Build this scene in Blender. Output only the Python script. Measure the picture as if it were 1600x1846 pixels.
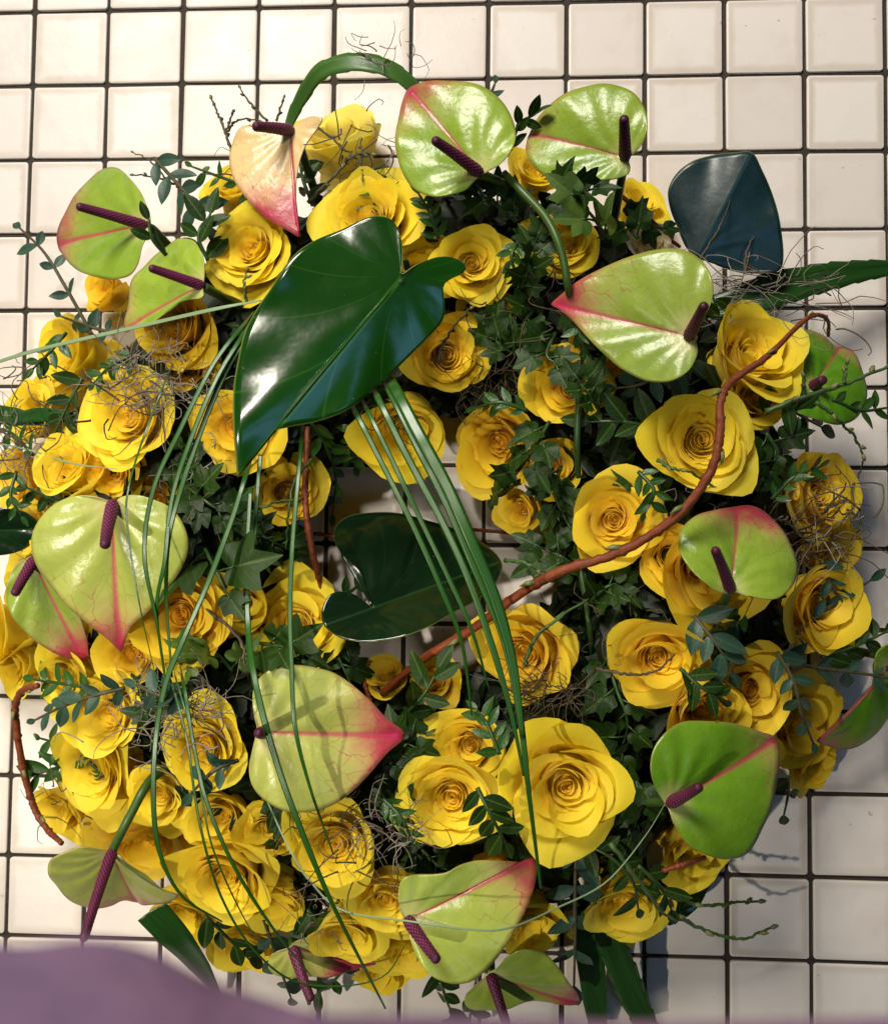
import bpy, math, random
import numpy as np
from mathutils import Vector, Matrix, Euler

for o in list(bpy.data.objects):
    bpy.data.objects.remove(o)
scene = bpy.context.scene
COL = scene.collection
R = math.radians

# ------------------------------------------------------------------ camera
F_PX, IW, IH = 1786.0, 1600.0, 1846.0
RM = np.array([[0.998496, -0.010641, 0.053787],
               [0.007924, 0.998694, 0.050474],
               [-0.054254, -0.049972, 0.997276]])
CAM = Vector((0.30865, -0.3608, 0.6236))
cd = bpy.data.cameras.new("camera")
cam = bpy.data.objects.new("camera", cd)
COL.objects.link(cam)
def flip(v): return Vector((v[0], -v[1], -v[2]))
ax, ay, az = flip(RM[0]), -flip(RM[1]), -flip(RM[2])
cam.matrix_world = Matrix(((ax.x, ay.x, az.x, CAM.x), (ax.y, ay.y, az.y, CAM.y),
                           (ax.z, ay.z, az.z, CAM.z), (0, 0, 0, 1)))
cd.sensor_fit = 'VERTICAL'
cd.sensor_height = 24.0
cd.lens = 24.0 * F_PX / IH
cd.clip_start, cd.clip_end = 0.005, 50.0
cd.dof.use_dof = True
cd.dof.focus_distance = 0.53
cd.dof.aperture_fstop = (cd.lens / 1000.0) / 0.0019     # a phone's 1.9 mm aperture
scene.camera = cam

# ------------------------------------------------------------------ world, lamps, exposure
world = bpy.data.worlds.new("World")
scene.world = world
world.use_nodes = True
bg = world.node_tree.nodes["Background"]
bg.inputs[0].default_value = (1.0, 0.86, 0.68, 1)
bg.inputs[1].default_value = 0.017

def aim(o, target):
    o.rotation_euler = (Vector(target) - o.location).to_track_quat('-Z', 'Y').to_euler()

def spot(name, loc, target, power, color, size, angle, blend):
    l = bpy.data.lights.new(name, 'SPOT')
    l.energy, l.color, l.shadow_soft_size = power, color, size
    l.spot_size, l.spot_blend = R(angle), blend
    o = bpy.data.objects.new(name, l); COL.objects.link(o)
    o.location = loc; aim(o, target)
    return o

def area(name, loc, target, power, color, sx, sy):
    l = bpy.data.lights.new(name, 'AREA')
    l.shape = 'RECTANGLE'; l.size, l.size_y = sx, sy
    l.energy, l.color = power, color
    o = bpy.data.objects.new(name, l); COL.objects.link(o)
    o.location = loc; aim(o, target)
    return o

spot("ceiling_spot_lamp", (-0.95, -0.95, 2.15), (0.17, -0.46, 0.08), 165, (1.0, 0.91, 0.76), 0.030, 16, 1.0)
area("ceiling_panel_lamp", (-0.25, 0.80, 1.40), (0.15, -0.15, 0.0), 38, (1.0, 0.93, 0.83), 0.55, 0.55)
spot("ceiling_spot_lamp", (0.06, 0.10, 2.40), (0.16, -0.29, 0.0), 66, (1.0, 0.91, 0.78), 0.05, 13, 1.0)
area("shop_window_light", (1.15, -1.00, 2.35), (0.3, -0.35, 0.1), 3.4, (0.24, 0.56, 1.0), 0.70, 0.70)
scene.view_settings.view_transform = 'Standard'
scene.view_settings.look = 'None'
scene.view_settings.gamma = 1.0
scene.view_settings.use_curve_mapping = False
scene.view_settings.exposure = 0.20
scene.render.engine = 'CYCLES'
scene.cycles.max_bounces = 8
scene.cycles.transmission_bounces = 6
scene.cycles.use_denoising = True

# ------------------------------------------------------------------ helpers
def ray(px, py):
    d = RM.T @ np.array([(px - 800.0) / F_PX, (py - 923.0) / F_PX, 1.0])
    return flip(d)

def P(px, py, z=0.0):
    d = ray(px, py)
    return CAM + d * ((z - CAM.z) / d.z)

def px2m(z): return (CAM.z - z) / F_PX

WM = {}
def thing(name, label, cat, M=None, group=None, kind=None):
    o = bpy.data.objects.new(name, None)
    COL.objects.link(o)
    o.empty_display_size = 0.01
    M = M if M is not None else Matrix.Identity(4)
    o.matrix_basis = M
    WM[o.name] = M
    tag(o, label, cat, group, kind)
    return o

def tag(o, label=None, cat=None, group=None, kind=None):
    if label: o["label"] = label
    if cat: o["category"] = cat
    if group: o["group"] = group
    if kind: o["kind"] = kind

def put(name, mesh, parent=None, M=None, color=None):
    """a mesh object; M is its matrix in the world"""
    o = bpy.data.objects.new(name, mesh)
    COL.objects.link(o)
    M = M if M is not None else (WM[parent.name] if parent else Matrix.Identity(4))
    if parent:
        o.parent = parent
        o.matrix_basis = WM[parent.name].inverted() @ M
    else:
        o.matrix_basis = M
    WM[o.name] = M
    if color: o.color = color
    return o

def mk(name, verts, faces, mat, uv=None, attrs=None, smooth=True):
    me = bpy.data.meshes.new(name)
    me.from_pydata([tuple(map(float, v)) for v in verts], [], faces)
    if uv is not None:
        lay = me.uv_layers.new(name="UVMap")
        li = np.empty(len(me.loops), dtype=np.int32)
        me.loops.foreach_get("vertex_index", li)
        lay.data.foreach_set("uv", np.asarray(uv, dtype=np.float32)[li].ravel())
    for k, a in (attrs or {}).items():
        at = me.attributes.new(k, 'FLOAT', 'POINT')
        at.data.foreach_set("value", np.asarray(a, dtype=np.float32))
    if smooth:
        me.polygons.foreach_set("use_smooth", [True] * len(me.polygons))
    if mat: me.materials.append(mat)
    me.update()
    return me

def cat_rom(pts, n, closed=False):
    p = np.asarray(pts, float)
    m = len(p)
    if m == 2 and not closed:
        t = np.linspace(0, 1, n)[:, None]
        return p[0] * (1 - t) + p[1] * t
    out = []
    segs = m if closed else m - 1
    ts = np.linspace(0, segs, n, endpoint=not closed)
    for t in ts:
        i = min(int(t), segs - 1); f = t - i
        if closed:
            a, b, c, d = p[(i - 1) % m], p[i % m], p[(i + 1) % m], p[(i + 2) % m]
        else:
            b, c = p[i], p[i + 1]
            a = p[i - 1] if i > 0 else 2 * b - c
            d = p[i + 2] if i + 2 < m else 2 * c - b
        out.append(0.5 * (2 * b + (c - a) * f + (2 * a - 5 * b + 4 * c - d) * f * f + (3 * b - a - 3 * c + d) * f ** 3))
    return np.array(out)

def tube_geo(pts, rad, sides=8, flat=None, up=(0, 0, 1), cap=True):
    """tube along pts; flat = thickness ratio for blades (width stays rad, across the up direction)"""
    pts = np.asarray(pts, float)
    n = len(pts)
    rad = np.broadcast_to(np.asarray(rad, float), (n,)) if np.ndim(rad) == 0 else np.asarray(rad, float)
    T = np.gradient(pts, axis=0)
    T /= np.linalg.norm(T, axis=1)[:, None] + 1e-12
    up = np.asarray(up, float)
    V = []
    prev = None
    for i in range(n):
        if flat is not None or prev is None:
            s = np.cross(T[i], up)
            if np.linalg.norm(s) < 1e-4: s = np.cross(T[i], (0, 1, 0.1))
        else:
            s = prev - T[i] * np.dot(prev, T[i])
        s /= np.linalg.norm(s) + 1e-12
        prev = s
        b = np.cross(s, T[i])
        for k in range(sides):
            a = 2 * math.pi * k / sides
            ca, sa = math.cos(a), math.sin(a)
            if flat is not None:
                off = s * ca * rad[i] + b * (sa * rad[i] * flat + abs(ca) * rad[i] * 0.35)
            else:
                off = (s * ca + b * sa) * rad[i]
            V.append(pts[i] + off)
    Fc = []
    for i in range(n - 1):
        for k in range(sides):
            k2 = (k + 1) % sides
            Fc.append((i * sides + k, i * sides + k2, (i + 1) * sides + k2, (i + 1) * sides + k))
    if cap:
        Fc.append(tuple(range(sides))[::-1])
        Fc.append(tuple(range((n - 1) * sides, n * sides)))
    U = [(k / sides, i / (n - 1)) for i in range(n) for k in range(sides)]
    return V, Fc, U

def tube(name, pts, rad, mat, sides=8, flat=None, up=(0, 0, 1), n=None):
    """mesh relative to its first point; returns (mesh, matrix)"""
    pts = np.asarray([tuple(p) for p in pts], float)
    n = n or max(8, 6 * len(pts))
    q = cat_rom(pts, n)
    if np.ndim(rad) > 0:
        rr = np.interp(np.linspace(0, 1, n), np.linspace(0, 1, len(rad)), rad)
    else: rr = np.full(n, rad)
    o = q[0].copy()
    V, Fc, U = tube_geo(q - o, rr, sides, flat, up)
    return mk(name, V, Fc, mat, U), Matrix.Translation(o)

def smooth(a, b, x):
    t = np.clip((np.asarray(x, float) - a) / (b - a), 0, 1)
    return t * t * (3 - 2 * t)

def frame(o, x, y, z):
    return Matrix(((x[0], y[0], z[0], o[0]), (x[1], y[1], z[1], o[1]), (x[2], y[2], z[2], o[2]), (0, 0, 0, 1)))

# ------------------------------------------------------------------ node helper
class NT:
    def __init__(s, name):
        s.m = bpy.data.materials.new(name); s.m.use_nodes = True
        s.t = s.m.node_tree
        s.b = s.t.nodes["Principled BSDF"]; s.out = s.t.nodes["Material Output"]
    def n(s, typ, **kw):
        x = s.t.nodes.new(typ)
        for k, v in kw.items(): setattr(x, k, v)
        return x
    def link(s, a, b): s.t.links.new(a, b)
    def setin(s, sock, v):
        if hasattr(v, 'is_linked') or isinstance(v, bpy.types.NodeSocket): s.link(v, sock)
        else: sock.default_value = v
    def math(s, op, a, b=None, c=None, clamp=False):
        x = s.n('ShaderNodeMath', operation=op); x.use_clamp = clamp
        for i, v in enumerate((a, b, c)):
            if v is not None: s.setin(x.inputs[i], v)
        return x.outputs[0]
    def sstep(s, a, b, x):
        m = s.n('ShaderNodeMapRange', interpolation_type='SMOOTHSTEP')
        s.setin(m.inputs[0], x); s.setin(m.inputs[1], a); s.setin(m.inputs[2], b)
        m.inputs[3].default_value = 0; m.inputs[4].default_value = 1
        return m.outputs[0]
    def mix(s, f, a, b, blend='MIX'):
        x = s.n('ShaderNodeMix', data_type='RGBA', blend_type=blend)
        s.setin(x.inputs[0], f)
        for i, v in ((6, a), (7, b)):
            if isinstance(v, tuple): v = (v + (1,))[:4]
            s.setin(x.inputs[i], v)
        return x.outputs[2]
    def noise(s, vec, scale, detail=3, rough=0.5, dist=0.0):
        x = s.n('ShaderNodeTexNoise')
        if vec is not None: s.link(vec, x.inputs['Vector'])
        x.inputs['Scale'].default_value = scale; x.inputs['Detail'].default_value = detail
        x.inputs['Roughness'].default_value = rough; x.inputs['Distortion'].default_value = dist
        return x.outputs['Fac']
    def obj(s): return s.n('ShaderNodeTexCoord').outputs['Object']
    def uv(s): return s.n('ShaderNodeTexCoord').outputs['UV']
    def scale(s, vec, v):
        x = s.n('ShaderNodeMapping'); s.link(vec, x.inputs[0]); x.inputs['Scale'].default_value = v
        return x.outputs[0]
    def sep(s, vec):
        x = s.n('ShaderNodeSeparateXYZ'); s.link(vec, x.inputs[0]); return x.outputs
    def bump(s, h, strength, dist):
        x = s.n('ShaderNodeBump'); x.inputs['Strength'].default_value = strength
        x.inputs['Distance'].default_value = dist; s.link(h, x.inputs['Height'])
        s.link(x.outputs[0], s.b.inputs['Normal'])
        return x.outputs[0]
    def set(s, **kw):
        for k, v in kw.items():
            k = k.replace('_', ' ')
            sock = s.b.inputs[k]
            if isinstance(v, tuple) and len(v) == 3: v = v + (1,)
            s.setin(sock, v)
        return s
    def translucent(s, color, fac, normal=None):
        t = s.n('ShaderNodeBsdfTranslucent'); s.setin(t.inputs[0], color if not isinstance(color, tuple) else (color + (1,))[:4])
        mx = s.n('ShaderNodeMixShader'); mx.inputs[0].default_value = fac
        s.link(s.b.outputs[0], mx.inputs[1]); s.link(t.outputs[0], mx.inputs[2])
        s.link(mx.outputs[0], s.out.inputs[0])

# ------------------------------------------------------------------ materials
def m_petal():
    k = NT("rose_petal")
    at = k.n('ShaderNodeAttribute', attribute_name='layer').outputs['Fac']
    u, v, _ = k.sep(k.uv())
    oc = k.n('ShaderNodeObjectInfo').outputs['Color']
    nz = k.noise(k.obj(), 2.6, 3)
    streak = k.noise(k.scale(k.uv(), (34, 2.2, 1)), 1.0, 3, 0.6)
    outer = k.mix(nz, (0.93, 0.715, 0.020), (0.95, 0.78, 0.050))
    inner = k.mix(nz, (0.95, 0.67, 0.030), (0.95, 0.75, 0.060))
    c = k.mix(k.sstep(0.05, 0.55, at), inner, outer)
    c = k.mix(k.math('MULTIPLY', k.sstep(0.45, 0.0, v), 0.35), c, (0.90, 0.60, 0.010))
    c = k.mix(k.math('MULTIPLY', k.sstep(0.45, 0.75, streak), 0.08), c, (0.80, 0.50, 0.004))
    edge = k.math('MULTIPLY', k.sstep(0.95, 1.0, v), k.sstep(0.5, 0.7, k.noise(k.obj(), 7.0, 2)))
    c = k.mix(k.math('MULTIPLY', edge, 0.5), c, (0.62, 0.36, 0.03))
    pr = k.n('ShaderNodeObjectInfo').outputs['Random']
    c = k.mix(k.math('MULTIPLY', pr, 0.30), c, (0.95, 0.84, 0.13))
    bru = k.math('MULTIPLY', k.sstep(0.70, 0.80, k.noise(k.obj(), 3.2, 4, 0.7)), k.sstep(0.6, 1.0, v))
    c = k.mix(k.math('MULTIPLY', bru, 0.30), c, (0.60, 0.40, 0.05))
    c = k.mix(1.0, c, oc, 'MULTIPLY')
    k.set(Base_Color=c, Roughness=0.55, Specular_IOR_Level=0.22, Sheen_Weight=0.08)
    h = k.math('ADD', k.math('MULTIPLY', streak, 0.6), k.noise(k.obj(), 5.0, 4))
    k.bump(h, 0.5, 0.0005)
    k.translucent(c, 0.46)
    return k.m

def leaf_coords(k):
    x, y, _ = k.sep(k.uv())
    ay = k.math('ABSOLUTE', y)
    th = k.math('ARCTAN2', ay, k.math('ADD', x, 0.04))
    r = k.math('SQRT', k.math('ADD', k.math('MULTIPLY', x, x), k.math('MULTIPLY', y, y)))
    c = k.math('SUBTRACT', th, k.math('MULTIPLY', r, 0.62))
    return x, y, ay, th, r, c

def m_spathe():
    k = NT("anthurium_spathe")
    x, y, ay, th, r, c = leaf_coords(k)
    oc = k.n('ShaderNodeSeparateColor'); k.link(k.n('ShaderNodeObjectInfo').outputs['Color'], oc.inputs[0])
    p0, cream, deep = oc.outputs[0], oc.outputs[1], oc.outputs[2]
    uvv = k.uv()
    nz = k.noise(uvv, 5.0, 4, 0.6)
    n2 = k.noise(uvv, 1.7, 2)
    g = k.mix(k.sstep(0.3, 0.7, n2), (0.135, 0.275, 0.010), (0.245, 0.375, 0.026))
    g = k.mix(k.math('MULTIPLY', k.sstep(0.4, 0.7, nz), 0.30), g, (0.33, 0.43, 0.07))
    g = k.mix(deep, g, (0.060, 0.20, 0.007))
    g = k.mix(cream, g, (0.78, 0.52, 0.26))
    # pale area round the joint
    g = k.mix(k.math('MULTIPLY', k.sstep(0.22, 0.02, r), 0.55), g, (0.62, 0.55, 0.25))
    # side veins
    fr = k.math('FRACT', k.math('MULTIPLY', c, 2.3))
    line = k.math('ABSOLUTE', k.math('SUBTRACT', fr, 0.5))
    vein = k.math('MULTIPLY', k.sstep(0.030, 0.0, line), k.sstep(0.05, 0.2, r))
    g = k.mix(k.math('MULTIPLY', vein, 0.22), g, (0.08, 0.16, 0.01))
    vo = k.n('ShaderNodeTexVoronoi', feature='DISTANCE_TO_EDGE')
    wv = k.n('ShaderNodeVectorMath', operation='ADD')
    k.link(k.scale(uvv, (5.5, 9, 1)), wv.inputs[0])
    nn = k.n('ShaderNodeTexNoise'); nn.inputs['Scale'].default_value = 6.0
    k.link(uvv, nn.inputs['Vector'])
    k.link(nn.outputs['Color'], wv.inputs[1])
    k.link(wv.outputs[0], vo.inputs['Vector']); vo.inputs['Scale'].default_value = 1.0
    net = k.sstep(0.028, 0.0, vo.outputs['Distance'])
    g = k.mix(k.math('MULTIPLY', net, 0.16), g, (0.10, 0.15, 0.01))
    # pink tip, pink midrib, pink rim
    xn = k.math('ADD', x, k.math('MULTIPLY', k.math('SUBTRACT', nz, 0.5), 0.34))
    pk = k.sstep(k.math('ADD', p0, 0.02), k.math('ADD', p0, 0.31), xn)
    wash = k.sstep(k.math('SUBTRACT', p0, 0.14), k.math('ADD', p0, 0.22), xn)
    g = k.mix(k.math('MULTIPLY', wash, 0.30), g, (0.58, 0.20, 0.18))
    pink = k.mix(nz, (0.28, 0.003, 0.035), (0.43, 0.020, 0.075))
    g = k.mix(k.math('MULTIPLY', k.math('MULTIPLY', net, k.sstep(k.math('SUBTRACT', p0, 0.30), k.math('ADD', p0, 0.1), x)), 0.7), g, (0.38, 0.02, 0.07))
    g = k.mix(k.math('MULTIPLY', pk, 0.92), g, pink)
    mid = k.math('MULTIPLY', k.sstep(k.math('ADD', 0.018, k.math('MULTIPLY', x, 0.030)), 0.004, ay), k.sstep(-0.02, 0.10, x))
    g = k.mix(k.math('MULTIPLY', mid, 0.75), g, (0.42, 0.025, 0.08))
    at = k.n('ShaderNodeAttribute', attribute_name='rim').outputs['Fac']
    g = k.mix(k.math('MULTIPLY', k.sstep(0.965, 1.0, at), 0.4), g, (0.36, 0.14, 0.06))
    bl = k.sstep(0.73, 0.76, k.noise(uvv, 16.0, 2))
    g = k.mix(k.math('MULTIPLY', bl, 0.5), g, (0.10, 0.07, 0.02))
    k.set(Base_Color=g, Roughness=k.math('ADD', 0.23, k.math('MULTIPLY', nz, 0.14)), Specular_IOR_Level=0.42)
    w = k.math('COSINE', k.math('MULTIPLY', c, 14.45))
    h = k.math('ADD', k.math('MULTIPLY', k.math('MULTIPLY', w, k.sstep(0.06, 0.35, r)), 0.30), k.math('MULTIPLY', k.noise(uvv, 7.0, 4, 0.55), 1.3))
    k.bump(h, 0.42, 0.0011)
    k.translucent(g, 0.10)
    return k.m

def m_bigleaf(name, c1, c2, vc, rough):
    k = NT(name)
    x, y, ay, th, r, c = leaf_coords(k)
    uvv = k.uv()
    nz = k.noise(uvv, 3.0, 4, 0.6)
    g = k.mix(nz, c1, c2)
    fr = k.math('FRACT', k.math('MULTIPLY', c, 2.3))
    line = k.math('ABSOLUTE', k.math('SUBTRACT', fr, 0.5))
    vein = k.math('MULTIPLY', k.sstep(0.030, 0.0, line), k.sstep(0.03, 0.15, r))
    mid = k.sstep(0.014, 0.004, ay)
    g = k.mix(k.math('MULTIPLY', vein, 0.38), g, vc)
    g = k.mix(k.math('MULTIPLY', mid, 0.75), g, vc)
    at = k.n('ShaderNodeAttribute', attribute_name='rim').outputs['Fac']
    g = k.mix(k.math('MULTIPLY', k.sstep(0.985, 1.0, at), 0.6), g, (0.20, 0.22, 0.06))
    spk = k.sstep(0.74, 0.78, k.noise(uvv, 30.0, 2))
    g = k.mix(k.math('MULTIPLY', spk, 0.35), g, (0.25, 0.28, 0.20))
    k.set(Base_Color=g, Roughness=k.math('ADD', rough, k.math('MULTIPLY', k.noise(uvv, 12.0, 4, 0.7), 0.10)), Specular_IOR_Level=0.5)
    w = k.math('COSINE', k.math('MULTIPLY', c, 14.45))
    h = k.math('ADD', k.math('MULTIPLY', k.math('MULTIPLY', w, k.sstep(0.06, 0.4, r)), 0.20), k.math('MULTIPLY', k.noise(uvv, 7.0, 3, 0.5), 0.6))
    k.bump(h, 0.35, 0.0010)
    return k.m

def m_leaf(name, c1, c2, vein, rough, spec=0.4, trans=0.12, back=None):
    k = NT(name)
    x, y, ay, th, r, c = leaf_coords(k)
    ob = k.n('ShaderNodeObjectInfo')
    nz = k.noise(k.obj(), 1.6, 3)
    f = k.math('ADD', k.math('MULTIPLY', nz, 0.5), k.math('MULTIPLY', ob.outputs['Random'], 0.55))
    g = k.mix(f, c1, c2)
    sv = k.math('ABSOLUTE', k.math('SUBTRACT', k.math('FRACT', k.math('MULTIPLY', k.math('SUBTRACT', x, k.math('MULTIPLY', ay, 0.7)), 6.0)), 0.5))
    g = k.mix(k.math('MULTIPLY', k.sstep(0.08, 0.0, sv), 0.3), g, vein)
    g = k.mix(k.math('MULTIPLY', k.sstep(0.035, 0.008, ay), 0.7), g, vein)
    k.set(Base_Color=g, Roughness=rough, Specular_IOR_Level=spec)
    k.bump(k.noise(k.obj(), 9.0, 3), 0.4, 0.0006)
    k.translucent(g, trans)
    return k.m

def m_plain(name, c1, c2, rough, nscale, spec=0.4, bump=0.3, stretch=None, trans=0, bd=0.0005):
    k = NT(name)
    v = k.obj()
    if stretch: v = k.scale(k.uv(), stretch)
    nz = k.noise(v, nscale, 4, 0.6)
    ob = k.n('ShaderNodeObjectInfo')
    g = k.mix(k.sstep(0.25, 0.75, nz), c1, c2)
    k.set(Base_Color=g, Roughness=rough, Specular_IOR_Level=spec)
    k.bump(nz, bump, bd)
    if trans: k.translucent(g, trans)
    return k.m

def m_bark(name, c1, c2, rough, nscale, **kw):
    k = NT(name)
    uvv = k.uv()
    n1 = k.noise(k.scale(uvv, (3, 26, 1)), 1.0, 4, 0.7)
    n2 = k.noise(k.scale(uvv, (16, 5, 1)), 1.0, 3, 0.6)
    g = k.mix(k.sstep(0.3, 0.7, n1), c1, c2)
    g = k.mix(k.math('MULTIPLY', k.sstep(0.55, 0.7, n2), 0.5), g, (0.05, 0.018, 0.006))
    sp = k.sstep(0.66, 0.72, k.noise(k.scale(uvv, (9, 60, 1)), 1.0, 2))
    g = k.mix(k.math('MULTIPLY', sp, 0.6), g, (0.30, 0.17, 0.08))
    k.set(Base_Color=g, Roughness=k.math('ADD', rough, k.math('MULTIPLY', n1, 0.25)), Specular_IOR_Level=0.35)
    k.bump(k.math('ADD', n1, k.math('MULTIPLY', sp, 0.6)), 0.7, 0.0006)
    return k.m

def m_tile():
    k = NT("glazed_tile")
    x, y, z = k.sep(k.obj())
    ex = k.math('MAXIMUM', k.math('ABSOLUTE', x), k.math('ABSOLUTE', y))
    rnd = k.n('ShaderNodeObjectInfo').outputs['Random']
    of = k.n('ShaderNodeVectorMath', operation='ADD'); k.link(k.n('ShaderNodeNewGeometry').outputs['Position'], of.inputs[0])
    pos = of.outputs[0]
    n1 = k.noise(pos, 60, 4, 0.6)
    n2 = k.noise(pos, 420, 3, 0.6)
    c = k.mix(rnd, (0.69, 0.63, 0.575), (0.76, 0.71, 0.655))
    c = k.mix(k.math('MULTIPLY', k.sstep(0.5, 0.75, n1), 0.25), c, (0.66, 0.59, 0.50))
    band = k.sstep(0.0172, 0.0212, k.math('ADD', ex, k.math('MULTIPLY', k.math('SUBTRACT', n1, 0.5), 0.004)))
    band = k.math('MULTIPLY', band, k.sstep(0.0232, 0.0222, ex))
    c = k.mix(k.math('MULTIPLY', band, k.math('ADD', 0.12, k.math('MULTIPLY', rnd, 0.42))), c, (0.44, 0.35, 0.26))
    n3 = k.noise(pos, 14, 5, 0.65)
    c = k.mix(k.math('MULTIPLY', k.sstep(0.48, 0.72, n3), 0.30), c, (0.50, 0.42, 0.33))
    spk = k.sstep(0.765, 0.785, k.noise(pos, 150, 1))
    c = k.mix(k.math('MULTIPLY', spk, 0.45), c, (0.25, 0.19, 0.13))
    k.set(Base_Color=c, Roughness=k.math('ADD', 0.30, k.math('MULTIPLY', n1, 0.18)), Specular_IOR_Level=0.30)
    k.bump(k.math('ADD', k.math('MULTIPLY', n1, 1.0), k.math('MULTIPLY', n2, 0.25)), 0.25, 0.0009)
    return k.m

def m_spadix():
    k = NT("spadix_purple")
    d = k.n('ShaderNodeAttribute', attribute_name='dot').outputs['Fac']
    _, v, _ = k.sep(k.uv())
    c = k.mix(k.sstep(0.2, 0.75, d), (0.035, 0.004, 0.018), (0.17, 0.018, 0.075))
    c = k.mix(k.math('MULTIPLY', k.sstep(0.7, 1.0, d), k.sstep(0.95, 0.35, v)), c, (0.34, 0.10, 0.20))
    c = k.mix(k.math('MULTIPLY', k.sstep(0.55, 1.0, v), 0.7), c, (0.028, 0.005, 0.014))
    rn = k.n('ShaderNodeObjectInfo').outputs['Random']
    c = k.mix(k.math('MULTIPLY', rn, 0.25), c, (0.11, 0.010, 0.04))
    c = k.mix(k.math('MULTIPLY', k.sstep(0.5, 0.75, k.noise(k.obj(), 180, 3)), 0.4), c, (0.03, 0.006, 0.012))
    k.set(Base_Color=c, Roughness=0.5, Specular_IOR_Level=0.3)
    return k.m

MT = dict(
    petal=m_petal(), spathe=m_spathe(), tile=m_tile(), spadix=m_spadix(),
    grout=m_plain("grout", (0.020, 0.013, 0.008), (0.040, 0.028, 0.017), 0.8, 300, bump=0.6),
    big=m_bigleaf("glossy_green_leaf", (0.003, 0.028, 0.002), (0.006, 0.044, 0.003), (0.030, 0.11, 0.012), 0.12),
    dark=m_bigleaf("shade_darkened_leaf", (0.003, 0.012, 0.004), (0.005, 0.020, 0.006), (0.014, 0.046, 0.012), 0.10),  # near-black green: shade of the wreath's opening put into the leaf colour
    teal=m_bigleaf("blue_green_leaf", (0.005, 0.020, 0.020), (0.009, 0.032, 0.036), (0.014, 0.050, 0.050), 0.30),
    straplight=m_plain("light_strap_leaf", (0.030, 0.095, 0.014), (0.065, 0.150, 0.028), 0.34, 1.0, spec=0.4, bump=0.25, stretch=(30, 3, 1)),
    strap=m_plain("strap_leaf", (0.008, 0.042, 0.006), (0.020, 0.075, 0.012), 0.26, 1.0, spec=0.5, bump=0.25, stretch=(30, 3, 1)),
    grass=m_plain("grass_blade", (0.010, 0.052, 0.004), (0.025, 0.100, 0.010), 0.32, 1.0, spec=0.5, bump=0.2, stretch=(14, 2, 1), trans=0.08),
    grass_pale=m_plain("pale_grass_blade", (0.14, 0.22, 0.10), (0.22, 0.30, 0.17), 0.4, 1.0, spec=0.4, bump=0.2, stretch=(14, 2, 1)),
    stem=m_plain("green_stem", (0.022, 0.062, 0.008), (0.050, 0.100, 0.016), 0.4, 60, bump=0.2),
    darkstem=m_plain("dark_green_stem", (0.012, 0.042, 0.008), (0.030, 0.070, 0.015), 0.4, 60, bump=0.2),
    red=m_bark("red_willow_bark", (0.11, 0.020, 0.005), (0.21, 0.048, 0.012), 0.36, 1.0, spec=0.5, bump=0.25, stretch=(5, 30, 1)),
    twig=m_plain("dark_twig", (0.030, 0.032, 0.012), (0.075, 0.065, 0.030), 0.6, 200, bump=0.5),
    greentwig=m_plain("green_twig", (0.030, 0.075, 0.016), (0.06, 0.115, 0.03), 0.5, 150, bump=0.4),
    bud=m_plain("bud", (0.09, 0.13, 0.03), (0.20, 0.17, 0.07), 0.5, 200),
    moss=m_plain("grey_moss", (0.10, 0.080, 0.055), (0.28, 0.25, 0.21), 0.8, 90, spec=0.2),
    dryvine=m_plain("dry_vine", (0.035, 0.024, 0.012), (0.11, 0.085, 0.055), 0.7, 120, spec=0.3),
    base=m_plain("wreath_moss", (0.005, 0.009, 0.003), (0.018, 0.022, 0.008), 0.9, 90, spec=0.1, bump=1.0, bd=0.004),
    under=m_leaf("undergrowth_gap_shade", (0.002, 0.007, 0.001), (0.007, 0.019, 0.003), (0.02, 0.045, 0.01), 0.5, 0.25),  # leaf green taken near black to darken the gaps between roses
    ivy=m_leaf("ivy_leaf", (0.006, 0.023, 0.002), (0.017, 0.045, 0.004), (0.060, 0.105, 0.02), 0.48, 0.22),
    ivypale=m_leaf("pale_ivy_leaf", (0.050, 0.110, 0.015), (0.085, 0.150, 0.024), (0.12, 0.19, 0.05), 0.38, 0.5),
    euc=m_leaf("eucalyptus_leaf", (0.014, 0.042, 0.022), (0.034, 0.078, 0.050), (0.045, 0.095, 0.06), 0.45, 0.35),
    myr=m_leaf("myrtle_leaf", (0.012, 0.050, 0.006), (0.028, 0.085, 0.012), (0.05, 0.11, 0.02), 0.36, 0.4),
    cloth=m_plain("purple_knit", (0.115, 0.080, 0.145), (0.175, 0.098, 0.160), 0.9, 60, spec=0.1, bump=1.0, bd=0.002),
    calyx=m_plain("calyx_green", (0.05, 0.12, 0.02), (0.09, 0.17, 0.03), 0.5, 60),
)

# ------------------------------------------------------------------ floor of glazed tiles
PITCH, TS = 0.05, 0.0474
def tile_geo():
    h = TS / 2
    rings = [(h, -0.006, 0.0020), (h, -0.0014, 0.0020), (h - 0.00012, -0.00018, 0.0016), (h - 0.0004, -0.00002, 0.0014), (h - 0.0018, 0.0, 0.0006)]
    V, Fc = [], []
    nn = 16
    for (e, z, cr) in rings:
        for q in range(4):
            cx, cy = [(1, 1), (-1, 1), (-1, -1), (1, -1)][q]
            for s in range(4):
                a = math.pi / 2 * (q + s / 3)
                V.append((cx * (e - cr) + cr * math.cos(a), cy * (e - cr) + cr * math.sin(a), z))
    for i in range(len(rings) - 1):
        for k in range(nn):
            k2 = (k + 1) % nn
            Fc.append((i * nn + k, i * nn + k2, (i + 1) * nn + k2, (i + 1) * nn + k))
    Fc.append(tuple(range((len(rings) - 1) * nn, len(rings) * nn)))
    return V, Fc

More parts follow.
